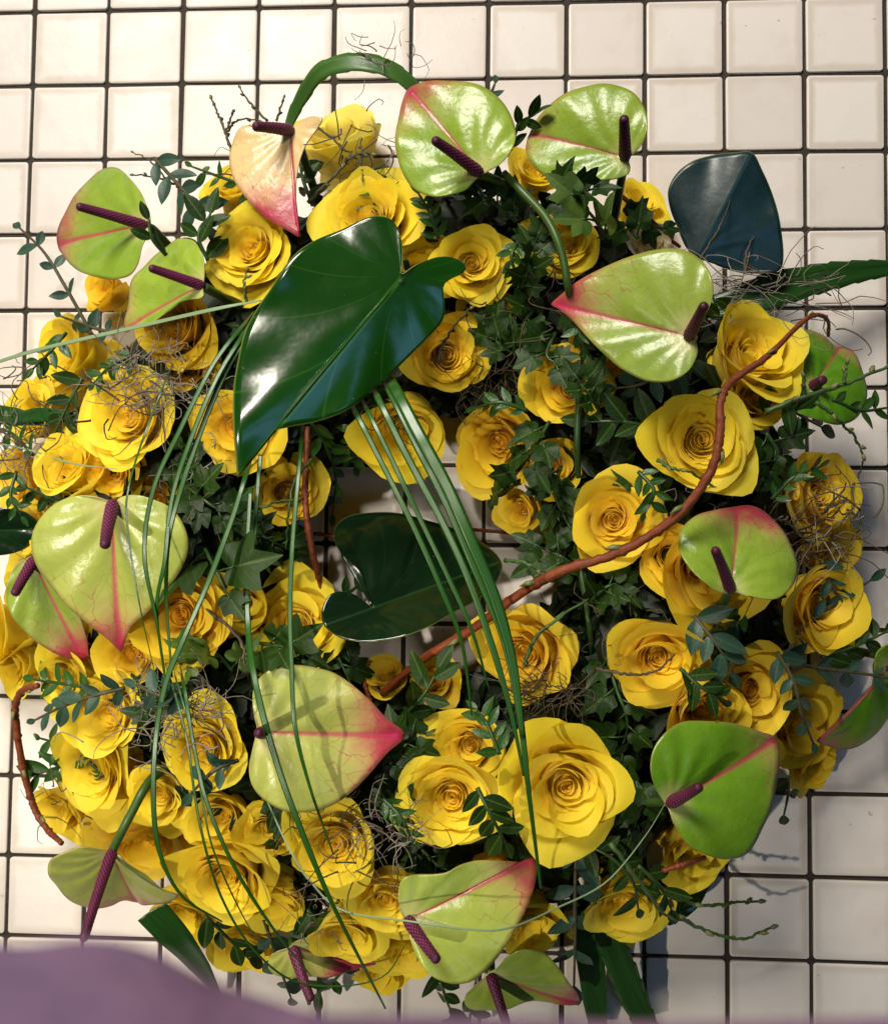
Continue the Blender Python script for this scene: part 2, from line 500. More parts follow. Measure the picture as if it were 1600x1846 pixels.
tv, tf = tile_geo()
gv = [(-1.2, -2.0, -0.0016), (1.8, -2.0, -0.0016), (1.8, 1.2, -0.0016), (-1.2, 1.2, -0.0016)]
floor = put("floor", mk("floor", gv, [(0, 1, 2, 3)], MT['grout'], smooth=False))
tag(floor, "off white square glazed tiles with dark brown grout", None, None, "structure")
tile_me = mk("tile", tv, tf, MT['tile'])
rng = random.Random(4)
I0, I1, J0, J1 = -2, 14, -2, 16
for i in range(I0, I1):
    for j in range(J0, J1):
        M = Matrix.Translation(((i + 0.5) * PITCH + rng.uniform(-1, 1) * 0.0004, -(j + 0.5) * PITCH + rng.uniform(-1, 1) * 0.0003, rng.uniform(-1, 1) * 0.00025)) \
            @ Euler((rng.uniform(-1, 1) * 0.006, rng.uniform(-1, 1) * 0.006, rng.uniform(-1, 1) * 0.006)).to_matrix().to_4x4()
        put("tile", tile_me, floor, M)
V, Fc = [], []
for i in range(-14, 26):
    for j in range(-14, 30):
        if I0 <= i < I1 and J0 <= j < J1: continue
        o = len(V)
        V += [(x + (i + .5) * PITCH, y - (j + .5) * PITCH, z) for x, y, z in tv]
        Fc += [tuple(a + o for a in f) for f in tf]
far = put("tile_field", mk("tile_field", V, Fc, MT['tile']), floor)
far["kind"] = "stuff"

# ------------------------------------------------------------------ wreath base
C0 = P(765, 985, 0.05)
RC, TA = 0.140, 0.086
def ring_z(x, y, a=TA, z0=0.030, h=0.072):
    rho = math.hypot(x - C0.x, y - C0.y)
    t = (rho - RC) / a
    return z0 + h * math.sqrt(max(0.0, 1 - t * t)), t

def ring_point(px, py):
    z = 0.09
    for _ in range(12):
        p = P(px, py, z)
        zn, t = ring_z(p.x, p.y)
        z = 0.5 * z + 0.5 * zn
    p = P(px, py, z)
    d = Vector((p.x - C0.x, p.y - C0.y, 0))
    d.normalize()
    n = Vector((d.x * t * 0.9, d.y * t * 0.9, math.sqrt(max(0.12, 1 - min(1, t * t) * 0.8))))
    n.normalize()
    return p, n, t

wb = thing("wreath_base", "dark green moss covered wreath ring lying on the tiles under all flowers", "wreath", Matrix.Translation((C0.x, C0.y, 0)))
V, Fc, nA, nB = [], [], 96, 28
rs = np.random.RandomState(7)
ph = rs.rand(6) * 6.28
for i in range(nA):
    a = 2 * math.pi * i / nA
    for j in range(nB):
        b = 2 * math.pi * j / nB
        k = 1 + 0.06 * math.sin(9 * a + ph[0] + 2 * b) + 0.05 * math.sin(17 * a - 3 * b + ph[1]) + 0.05 * rs.randn() * 0.5
        rr = RC + (0.064 if math.cos(b) > 0 else 0.052) * k * math.cos(b)
        z = max(0.001, 0.034 + 0.040 * k * math.sin(b))
        V.append((rr * math.cos(a), rr * math.sin(a), z))
for i in range(nA):
    for j in range(nB):
        i2, j2 = (i + 1) % nA, (j + 1) % nB
        Fc.append((i * nB + j, i2 * nB + j, i2 * nB + j2, i * nB + j2))
put("moss_ring", mk("moss_ring", V, Fc, MT['base']), wb)

def quick_leaf(p, d, n, L, W, V, Fc, U):
    s = np.cross(n, d); s /= np.linalg.norm(s) + 1e-9
    o = len(V)
    for (x, y, h) in ((0, 0, 0), (.35, .5, .05), (.35, 0, -.03), (.35, -.5, .05), (.75, .36, .02), (.75, 0, -.05), (.75, -.36, .02), (1, 0, -.10)):
        V.append(p + d * x * L + s * y * W + n * h * L); U.append((x, y * .5))
    for f in ((0, 2, 1), (0, 3, 2), (1, 2, 5, 4), (2, 3, 6, 5), (4, 5, 7), (5, 6, 7)): Fc.append(tuple(a + o for a in f))

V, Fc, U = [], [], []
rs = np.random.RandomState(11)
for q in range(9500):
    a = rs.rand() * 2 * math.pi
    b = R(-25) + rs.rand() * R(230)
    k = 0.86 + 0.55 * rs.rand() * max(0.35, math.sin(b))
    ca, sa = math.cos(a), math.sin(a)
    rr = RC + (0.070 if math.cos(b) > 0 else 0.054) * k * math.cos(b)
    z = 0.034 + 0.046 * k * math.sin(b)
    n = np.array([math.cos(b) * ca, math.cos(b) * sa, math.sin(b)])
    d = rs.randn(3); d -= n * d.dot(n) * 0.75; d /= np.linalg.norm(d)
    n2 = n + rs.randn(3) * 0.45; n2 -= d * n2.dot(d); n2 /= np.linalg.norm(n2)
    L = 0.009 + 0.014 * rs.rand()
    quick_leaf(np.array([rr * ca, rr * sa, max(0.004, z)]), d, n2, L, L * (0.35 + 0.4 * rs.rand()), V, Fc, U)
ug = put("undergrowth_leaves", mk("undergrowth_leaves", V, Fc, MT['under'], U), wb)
ug["kind"] = "stuff"

# ------------------------------------------------------------------ roses
def petal_mesh(name, rs, t, op, phi, sc=1.0, nu=15, nv=13):
    u = np.linspace(-1, 1, nu)[None, :].repeat(nv, 0)
    s0 = np.linspace(0, 1, nv)[:, None].repeat(nu, 1)
    lp = lambda a, b, f: a + (b - a) * f
    tip = rs.uniform(0.0, 0.08) * np.exp(-((u - rs.uniform(-.15, .15)) / 0.22) ** 2) * smooth(0.35, 0.8, t)
    s = s0 * (1 - 0.27 * np.abs(u) ** 3.0 + tip + 0.025 * np.sin(u * 5 + rs.rand() * 6) * t)
    L = 0.80 + 0.36 * t + rs.randn() * 0.03
    a0 = R(lp(82, lp(60, 22, op), t ** 0.75) + rs.randn() * 3)
    a1 = R(lp(96, lp(88, 46, op), t ** 1.15) + rs.randn() * 9 * t)
    a2 = R(lp(84, lp(45, -38, op), t ** 1.1) + rs.randn() * 16 * t)
    ss = np.linspace(0, 1.15, 60)
    al = a0 + (a1 - a0) * smooth(0.0, 0.55, ss) + (a2 - a1) * smooth(0.62, 1.02, ss)
    dr, dz = np.cos(al) * L / 59 * 1.15, np.sin(al) * L / 59 * 1.15
    r0 = 0.02 + 0.09 * t
    rc, zc = r0 + np.cumsum(dr) - dr[0], np.cumsum(dz) - dz[0]
    rr = np.interp(s, ss, rc); zz = np.interp(s, ss, zc)
    w = float(smooth(0.30, 0.66, t))
    Rb = 0.055 + (0.50 + 0.12 * op) * t
    close = lp(0.80, 0.0, min(1, t / 0.42))
    r_in = Rb * (0.40 + 0.60 * smooth(0, 0.5, s)) * (1 - close * smooth(0.55, 1.0, s)) + (0.025 + 0.11 * t) * smooth(0.76, 1.0, s)
    z_in = s * (0.74 + 0.10 * math.sin(min(1, t / 0.5) * 1.57)) - 0.05 * t * smooth(0.88, 1.0, s)
    rr = (1 - w) * r_in + w * rr; zz = (1 - w) * z_in + w * zz
    rr = np.maximum(rr, 0.012)
    W = 0.26 + 0.72 * t ** 0.9 + rs.randn() * 0.07 * t
    shape = 0.38 + 0.62 * smooth(0, 0.62, s0)
    ang = np.clip(W * shape / np.maximum(rr, 0.10), 0, 1.75 + 0.5 * (1 - w))
    th = phi + u * ang
    rr = rr * (1 + (0.24 - 0.18 * t) * u)
    e = np.abs(u) ** 3 * smooth(0.35, 1.0, s0)
    rl = rs.uniform(-0.5, 1.0)
    zz = zz - (0.06 + 0.20 * op) * t * e * rl
    rr = rr + 0.06 * t * e * rl
    rr = rr * (1 - 0.08 * t * (1 - t) * 4 * (u * u) * smooth(0.2, 0.9, s0))
    p1, p2 = rs.rand(2) * 6.28
    wv = (0.006 + 0.045 * t) * smooth(0.3, 1, s0)
    zz = zz + wv * np.sin(u * 3.7 + p1) + 0.25 * wv * np.sin(u * 8 + p2)
    rr = rr + 0.9 * wv * np.sin(u * 4.6 + p2)
    X = np.stack([rr * np.cos(th), rr * np.sin(th), zz], -1).reshape(-1, 3) * sc
    Fc = [(i * nu + j, i * nu + j + 1, (i + 1) * nu + j + 1, (i + 1) * nu + j) for i in range(nv - 1) for j in range(nu - 1)]
    U = np.stack([(u + 1) / 2, s0], -1).reshape(-1, 2)
    return mk(name, X, Fc, MT['petal'], U, {'layer': np.full(len(X), t)})

def rose_variant(seed, N, op, op_in=None):
    rs = np.random.RandomState(seed)
    out = []
    phi = rs.rand() * 6.28
    for k in range(N):
        t = (k / (N - 1)) ** 1.25
        phi += R(137.5) + rs.randn() * 0.14
        o = op_in + (op - op_in) * t ** 1.6
        out.append(petal_mesh("petal", rs, t, o, phi))
    zmax = 0
    rad = max(np.percentile([math.hypot(v.co.x, v.co.y) for v in m.vertices], 96) for m in out)
    return out, rad

ROSE = {}
for key, N, op, op_in, seeds in (('b', 26, 0.62, 0.05, (1, 2, 3)), ('h', 28, 0.34, 0.10, (4, 5, 6, 13)), ('o', 33, 0.52, 0.18, (7, 8, 9, 14)), ('w', 35, 0.70, 0.28, (10, 11, 12))):
    ROSE[key] = [rose_variant(sd, N, op, op_in) for sd in seeds]
# calyx: five sepals and a green cup, with a short stalk
V, Fc = [], []
for i in range(7):
    z = [-0.16, -0.10, -0.04, 0.02, 0.08, 0.14, 0.2][i]; r = [0.05, 0.09, 0.13, 0.14, 0.13, 0.14, 0.16][i]
    for k in range(10): V.append((r * math.cos(k * .6283), r * math.sin(k * .6283), z))
for i in range(6):
    for k in range(10): Fc.append((i * 10 + k, i * 10 + (k + 1) % 10, (i + 1) * 10 + (k + 1) % 10, (i + 1) * 10 + k))
for q in range(5):
    a = q * 1.2566
    o = len(V)
    for (r, w, z) in ((0.12, 0.07, 0.05), (0.26, 0.09, 0.04), (0.42, 0.05, -0.05), (0.55, 0.004, -0.18)):
        for sg in (-1, 1): V.append((r * math.cos(a) - sg * w * math.sin(a), r * math.sin(a) + sg * w * math.cos(a), z))
    for i in range(3): Fc.append((o + 2 * i, o + 2 * i + 1, o + 2 * i + 3, o + 2 * i + 2))
HV, HF = [(0, 0, 0.63)], []
for i in range(1, 6):
    r = 0.40 * i / 5
    for k in range(14): HV.append((r * math.cos(k * 6.2832 / 14), r * math.sin(k * 6.2832 / 14), 0.63 - 0.16 * (i / 5) ** 2 - (0.25 if i == 5 else 0)))
for k in range(14): HF.append((0, 1 + k, 1 + (k + 1) % 14))
for i in range(4):
    for k in range(14): HF.append((1 + i * 14 + k, 1 + (i + 1) * 14 + k, 1 + (i + 1) * 14 + (k + 1) % 14, 1 + i * 14 + (k + 1) % 14))
GAP_DOME = mk("gap_fill_dome", HV, HF, MT['petal'], [(0.5, 0.6)] * len(HV), {'layer': [0.2] * len(HV)})  # added dome hidden under the inner petals, keeps their gaps shallow and lit
CALYX = mk("calyx", V, Fc, MT['calyx'])
g = tube_geo([(0, 0, -0.14), (0.01, 0, -0.5), (0, 0.02, -1.1)], 0.07, 7)
RSTEM = mk("stem", g[0], g[1], MT['darkstem'])

ROSES = [
 # x, y, diameter, kind, lean (right, down) or None, lift, tint, label
 (620, 285, 165, 'h', (-0.10, -0.95), 0.000, 0, "pale lemon rose standing behind the pink-tipped cream spathe, topmost of the roses"),
 (672, 408, 205, 'o', (-0.1, -0.30), 0.006, 1, "big open yellow rose half covered by the top lobe of the large heart-shaped leaf"),
 (462, 456, 182, 'w', (-0.25, -0.10), 0.004, 1, "ruffled open yellow rose directly under the red tip of the cream spathe"),
 (848, 478, 150, 'b', (0.15, 0.10), 0.006, 1, "round cupped golden rose touching the curled right lobe of the large heart leaf"),
 (1012, 452, 140, 'o', (0.15, -0.15), 0.000, 1, "yellow rose crossed by a thick green flower stem above the pink-ribbed spathe"),
 (962, 325, 115, 'h', (0.2, -0.6), -0.004, 1, "yellow rose mostly hidden between the two uppermost green spathes"),
 (1138, 385, 105, 'h', (0.5, -0.6), -0.006, 1, "small yellow rose beside a red twig near the folded blue-green leaf"),
 (1166, 446, 80, 'b', (0.2, -0.5), 0.004, 4, "pale yellow rosebud peeping over the top edge of the pink-ribbed spathe"),
 (424, 356, 98, 'h', (-0.2, -0.7), -0.006, 1, "small yellow rose tucked behind the left edge of the cream spathe"),
 (328, 588, 175, 'o', (-0.30, 0.05), 0.000, 2, "golden rose under the small green spathe and the pale grass blade"),
 (160, 650, 170, 'h', (-0.75, -0.20), 0.000, 1, "yellow rose at left rim below the blue-green eucalyptus spray, over bare tiles"),
 (245, 755, 205, 'w', (-0.25, 0.0), 0.006, 1, "large ruffled yellow rose overgrown by curly grey twigs at left"),
 (432, 768, 165, 'b', (-0.05, 0.20), 0.002, 3, "cupped rose with orange heart behind the tip of the large heart leaf"),
 (800, 642, 160, 'o', (0.25, 0.15), 0.002, 3, "yellow rose at the right edge of the large heart leaf with a twig over it"),
 (730, 765, 165, 'h', (0.05, 0.60), -0.004, 1, "yellow rose under the grass bundle just above the wreath's opening"),
 (1025, 700, 150, 'b', (-0.15, 0.15), 0.000, 3, "deep yellow cupped rose below the tip of the pink-ribbed spathe"),
 (908, 795, 160, 'h', (-0.35, 0.35), 0.000, 3, "yellow rose with pointed petals at the upper right of the wreath's opening"),
 (945, 915, 95, 'h', (-0.7, 0.2), -0.010, 3, "small shaded rose low beside the glittering tile in the wreath's opening"),
 (1105, 938, 172, 'b', (-0.15, 0.05), 0.004, 3, "rosebud with one tall upright petal, above the thick red willow stem"),
 (1258, 795, 190, 'o', (0.05, 0.05), 0.008, 1, "large open rose with tight swirl, crossed at its right by the red willow stem"),
 (1338, 652, 175, 'h', (0.30, -0.30), 0.002, 1, "yellow rose between the pink-ribbed spathe and the hooked red stem"),
 (1452, 892, 170, 'h', (0.65, 0.0), 0.000, 3, "yellow rose at right rim above the tangle of bare curly twigs"),
 (1268, 1012, 205, 'h', (0.0, 0.25), 0.000, 3, "yellow rose mostly hidden beneath the round green spathe at right"),
 (1448, 1085, 165, 'h', (0.60, 0.15), -0.002, 3, "shaded yellow rose right of the round green spathe, by eucalyptus sprig"),
 (1180, 1178, 178, 'b', (0.05, 0.30), 0.008, 3, "tall egg-shaped golden rose standing above dark ivy at centre right"),
 (955, 1172, 185, 'b', (-0.55, 0.35), 0.004, 3, "closed rose showing its smooth outer petals, above a small nest of moss"),
 (1255, 1262, 150, 'h', (0.10, 0.45), -0.002, 3, "shaded yellow rose just above the bottom right green spathe's upper edge"),
 (1410, 1292, 175, 'o', (0.50, 0.20), 0.000, 3, "orange-shaded rose behind eucalyptus leaves, beside the red tip of a green spathe"),
 (1018, 1410, 228, 'b', (0.05, 0.10), 0.012, 1, "largest perfect rose with spiral centre and broad pointed outer petals, lower middle"),
 (818, 1430, 188, 'o', (-0.10, 0.10), 0.006, 1, "open yellow rose left of the largest rose, below the grass tips"),
 (850, 1340, 150, 'h', (-0.10, -0.10), -0.006, 1, "yellow rose peeking out behind the open rose beside the grass bundle"),
 (1112, 1600, 150, 'h', (0.15, 0.60), 0.000, 1, "yellow rose under leafy sprigs below the largest rose"),
 (1235, 1518, 135, 'h', (0.35, 0.55), 0.000, 1, "yellow rose half under the lower edge of the bottom right spathe"),
 (610, 1512, 180, 'o', (-0.05, 0.20), 0.006, 1, "bright yellow rose directly under the lobe of the red-tipped lime spathe"),
 (702, 1608, 160, 'o', (0.0, 0.45), 0.000, 1, "yellow rose wrapped in thin curly moss left of the bottom green spathe"),
 (418, 1562, 182, 'o', (-0.10, 0.45), 0.004, 1, "bright crumpled yellow rose at bottom left, crossed by two grass blades"),
 (268, 1492, 205, 'b', (-0.10, 0.95), 0.000, 3, "rose showing one broad smooth outer petal behind a flower stem, bottom left"),
 (192, 1368, 210, 'o', (-0.45, 0.30), 0.004, 1, "bright yellow rose at lower left with a large square spread petal"),
 (375, 1342, 178, 'o', (-0.10, 0.10), 0.006, 1, "yellow rose behind blue-green leaves beside the lime spathe's round end"),
 (540, 1128, 185, 'o', (0.10, -0.15), -0.012, 1, "open rose striped by grass shadows left of the dark leaf in the opening"),
 (332, 1108, 190, 'o', (0.05, 0.05), 0.004, 2, "rose with orange heart right of the big red-tipped left spathe"),
 (140, 855, 180, 'b', (-0.35, -0.45), 0.000, 1, "rose with a smooth folded outer petal right above the big left spathe"),
 (72, 868, 140, 'h', (-0.80, 0.0), -0.004, 3, "yellow rose at far left edge among myrtle leaves"),
 (512, 885, 130, 'h', (0.40, 0.10), -0.012, 3, "shaded rose deep behind hanging stems left of the wreath's opening"),
 (22, 1135, 150, 'h', (-0.80, 0.15), -0.004, 1, "yellow rose cut by the left edge of the picture, below the darker spathe"),
 (140, 1215, 150, 'h', (-0.45, 0.20), 0.000, 1, "yellow rose below the two overlapping left spathes, above eucalyptus leaves"),
 (785, 1232, 95, 'h', (-0.15, -0.20), -0.012, 3, "small rose low in the ring beneath the thick red stem, left of closed rose"),
 (698, 1222, 90, 'b', (-0.2, -0.9), -0.014, 3, "dark shaded single-petal rose under the large dark leaf in the opening"),
 (445, 1668, 140, 'h', (-0.10, 0.80), -0.008, 1, "yellow rose lowest at bottom left, above the thin pink-veined spathe"),
 (728, 1690, 140, 'h', (0.0, 0.80), -0.008, 1, "yellow rose behind the left lobe of the bottom green spathe"),
 (880, 1560, 130, 'h', (0.05, 0.60), -0.010, 3, "shaded yellow rose behind the upper edge of the bottom green spathe"),
 (955, 1640, 120, 'h', (0.15, 0.80), -0.008, 1, "yellow rose right of the red tip of the bottom green spathe"),
 (205, 532, 90, 'h', (-0.6, -0.2), -0.010, 2, "small yellow rose glimpsed below the upper left green spathe"),
 (85, 960, 120, 'h', (-0.7, 0.0), -0.010, 3, "yellow rose behind the left side of the big left spathe"),
 (690, 1730, 105, 'h', (-0.1, 0.9), -0.012, 1, "lowest yellow rose at the bottom rim right of thin spathe"),
 (92, 752, 130, 'h', (-0.7, -0.1), -0.006, 1, "yellow rose at left rim between the rim rose and the far left edge rose"),
 (215, 845, 150, 'o', (-0.2, 0.3), -0.010, 2, "yellow rose squeezed under the ruffled twig-grown rose"),
 (345, 660, 120, 'h', (-0.1, 0.2), -0.014, 2, "golden rose low behind the grey moss nest at upper left"),
 (55, 1190, 115, 'h', (-0.7, 0.2), -0.008, 1, "small yellow rose above the upper end of the willow loop"),
 (215, 1285, 150, 'h', (-0.3, 0.0), -0.008, 1, "yellow rose behind the eucalyptus sprig at lower left"),
 (300, 1425, 140, 'o', (-0.2, 0.3), -0.008, 1, "yellow rose between the square-petalled rose and the blue-green leaves"),
 (345, 1620, 140, 'h', (-0.2, 0.8), -0.006, 1, "yellow rose left of the crumpled one, right of the corner spathe"),
 (500, 1600, 130, 'h', (0.0, 0.6), -0.010, 1, "yellow rose between the crumpled rose and the moss-wrapped one"),
 (625, 1655, 130, 'h', (0.0, 0.7), -0.008, 1, "yellow rose above the thin pink-veined spathe's tip"),
 (1335, 1238, 150, 'h', (0.3, 0.2), -0.004, 3, "orange-shaded rose under the dark eucalyptus cluster at right"),
 (1345, 1345, 120, 'h', (0.4, 0.3), -0.010, 3, "shaded rose just above the red tip of bottom right spathe"),
 (1440, 1362, 110, 'h', (0.7, 0.4), -0.008, 3, "outermost yellow rose at lower right rim over shaded tiles"),
 (1490, 1105, 110, 'h', (0.8, 0.1), -0.006, 3, "yellow rose at far right rim below the curly brown tangle"),
 (1470, 985, 120, 'h', (0.7, 0.1), -0.010, 3, "yellow rose inside the curly brown twig tangle at right rim"),
 (1085, 1662, 120, 'h', (0.1, 0.8), -0.006, 1, "lowest yellow rose right of the upright eucalyptus stem"),
 (440, 1085, 115, 'h', (0.1, 0.1), -0.012, 1, "yellow rose between the orange-hearted rose and the striped rose"),
 (250, 1172, 120, 'h', (-0.1, 0.2), -0.012, 2, "yellow rose below the red tip of the largest left spathe"),
 (1072, 648, 120, 'h', (0.1, -0.1), -0.008, 3, "yellow rose showing one petal behind the deep yellow cupped rose"),
 (1000, 838, 105, 'h', (-0.3, 0.2), -0.010, 3, "shaded rose under the pointed-petal rose by the trailing ivy"),
 (1345, 722, 130, 'h', (0.3, 0.0), -0.010, 1, "yellow rose just right of the willow stem above the large swirl rose"),
 (1205, 1000, 120, 'h', (-0.1, 0.1), -0.008, 3, "yellow rose peeping out left of the round green spathe"),
 (290, 900, 110, 'h', (0.0, 0.0), -0.020, 2, "shaded yellow petals right of the ruffled rose, above largest left spathe"),
 (150, 1130, 110, 'h', (-0.3, 0.0), -0.014, 1, "yellow rose between the two overlapping left spathes' red tips"),
 (130, 1440, 120, 'h', (-0.6, 0.5), -0.008, 1, "yellow rose at lower left rim beside the willow loop's end"),
 (490, 1480, 120, 'h', (0.0, 0.2), -0.014, 1, "small yellow rose below the flat lime spathe's left lobe"),
 (410, 1460, 120, 'h', (-0.1, 0.3), -0.012, 1, "yellow rose under the eucalyptus cluster at lower left"),
 (60, 1060, 120, 'h', (-0.7, 0.0), -0.012, 1, "yellow rose hidden behind the darker left spathe"),
 (755, 500, 130, 'h', (0.1, -0.2), -0.014, 1, "yellow rose filling the gap behind the large leaf's notch"),
 (880, 560, 100, 'h', (0.1, 0.2), -0.018, 3, "shaded yellow petals low behind the round cupped golden rose"),
]
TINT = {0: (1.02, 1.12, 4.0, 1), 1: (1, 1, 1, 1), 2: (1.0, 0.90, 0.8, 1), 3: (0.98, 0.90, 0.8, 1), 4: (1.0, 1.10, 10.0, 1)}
rng = random.Random(21)
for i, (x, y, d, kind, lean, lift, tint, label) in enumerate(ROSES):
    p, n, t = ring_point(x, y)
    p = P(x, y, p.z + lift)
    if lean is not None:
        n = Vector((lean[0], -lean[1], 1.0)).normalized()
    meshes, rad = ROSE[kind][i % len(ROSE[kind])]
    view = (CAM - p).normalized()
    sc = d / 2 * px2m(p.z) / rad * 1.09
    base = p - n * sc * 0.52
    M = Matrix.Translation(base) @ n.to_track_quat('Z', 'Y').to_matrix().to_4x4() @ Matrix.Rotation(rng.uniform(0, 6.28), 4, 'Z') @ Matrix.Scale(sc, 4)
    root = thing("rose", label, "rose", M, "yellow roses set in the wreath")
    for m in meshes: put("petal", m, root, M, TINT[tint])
    put("gap_fill_dome", GAP_DOME, root, M, TINT[tint])
    put("calyx", CALYX, root, M)
    put("stem", RSTEM, root, M)

# ------------------------------------------------------------------ heart-shaped spathes and leaves from traced outlines
def heart(outline, attach, tip, za, zt, roll=0.0, bulge=0.35, droop=0.6, bend=0.12, ripple=0.012, fold=0.0, tipcurl=0.0, seed=0, n=112, rings=15, vamp=0.0035, asym=0.0, asymn=0.0):
    A = P(*attach, za); T = P(*tip, zt)
    L = (T - A).length
    xa = (T - A) / L
    ya = Vector((0, 0, 1)).cross(xa).normalized()
    ya = Matrix.Rotation(R(roll), 3, xa) @ ya
    na = xa.cross(ya)
    q = []
    for (px, py) in outline:
        d = ray(px, py)
        s = (A - CAM).dot(na) / d.dot(na)
        w = CAM + d * s - A
        q.append((w.dot(xa) / L, w.dot(ya) / L))
    q = np.array(q)
    closed = cat_rom(q, n * 4, closed=True)
    seg = np.linalg.norm(np.diff(np.vstack([closed, closed[:1]]), axis=0), axis=1)
    cum = np.concatenate([[0], np.cumsum(seg)])
    tt = np.linspace(0, cum[-1], n, endpoint=False)
    cl = np.vstack([closed, closed[:1]])
    bx, by = np.interp(tt, cum, cl[:, 0]), np.interp(tt, cum, cl[:, 1])
    rs = np.random.RandomState(seed)
    ph = rs.rand(4) * 6.28
    V, U, rim = [(0, 0, 0)], [(0, 0)], [0]
    def disp(x, y, t, a):
        aby = abs(y)
        h = bulge * aby - droop * y * y - bend * x * abs(x) + fold * aby + asym * max(0.0, y) + asymn * max(0.0, -y)
        h += ripple * t ** 3 * math.sin(5 * a + ph[0]) + 0.6 * ripple * t ** 4 * math.sin(9 * a + ph[1])
        h += tipcurl * max(0, x - 0.55) ** 2
        c = math.atan2(aby, x + 0.04) - 0.62 * math.hypot(x, y)
        rj = math.hypot(x, y)
        h += vamp * math.cos(c * 14.45) * float(smooth(0.06, 0.32, rj)) * (1 - 0.6 * t)
        return h
    for k in range(1, rings + 1):
        t = (k / rings) ** 0.9
        for i in range(n):
            x, y = bx[i] * t, by[i] * t
            a = 2 * math.pi * i / n
            V.append((x * L, y * L, disp(x, y, t, a) * L)); U.append((x, y)); rim.append(t)
    Fc = [(0, 1 + i, 1 + (i + 1) % n) for i in range(n)]
    for k in range(rings - 1):
        o = 1 + k * n
        for i in range(n):
            i2 = (i + 1) % n
            Fc.append((o + i, o + n + i, o + n + i2, o + i2))
    return V, Fc, U, rim, frame(A, xa, ya, na), A, xa, ya, na, L

def solid(o, th):
    m = o.modifiers.new("thickness", 'SOLIDIFY'); m.thickness = th; m.offset = -1.0

def spadix_mesh(p0, p1, r, sag):
    p0, p1 = np.array(p0), np.array(p1)
    L = np.linalg.norm(p1 - p0)
    n, sd = 110, 40
    t = np.linspace(0, 1, n)
    pts = p0 + (p1 - p0) * t[:, None] + np.outer(np.sin(t * math.pi) * L * sag, (0, 0, 1))
    prof = 1.0 - 0.30 * t
    cap = np.sqrt(np.clip(1 - np.clip((t - 0.93) / 0.07, 0, 1) ** 2, 0.0, 1))
    prof = prof * np.maximum(cap, 0.02) * (0.86 + 0.14 * smooth(0, 0.08, t))
    V, Fc, U = tube_geo(pts - p0, prof * r, sd)
    # small knobs
    dots = []
    V = np.array(V)
    ctr = np.repeat(pts - p0, sd, axis=0)
    rows = L / r * 2.4
    for i in range(n):
        for k in range(sd):
            a = k / sd * 10; b = t[i] * rows
            d = (0.5 + 0.5 * math.cos(2 * math.pi * a)) * (0.5 + 0.5 * math.cos(math.pi * b))
            d2 = (0.5 - 0.5 * math.cos(2 * math.pi * a)) * (0.5 - 0.5 * math.cos(math.pi * b))
            dots.append(max(d, d2))
    dots = np.array(dots)
    V = ctr + (V - ctr) * (1 + 0.13 * dots[:, None])
    return mk("spadix", V, Fc, MT['spadix'], U, {'dot': dots}), Matrix.Translation(p0)

def half(pts, ox=0, oy=0): return [(x / 2 + ox, y / 2 + oy) for x, y in pts]

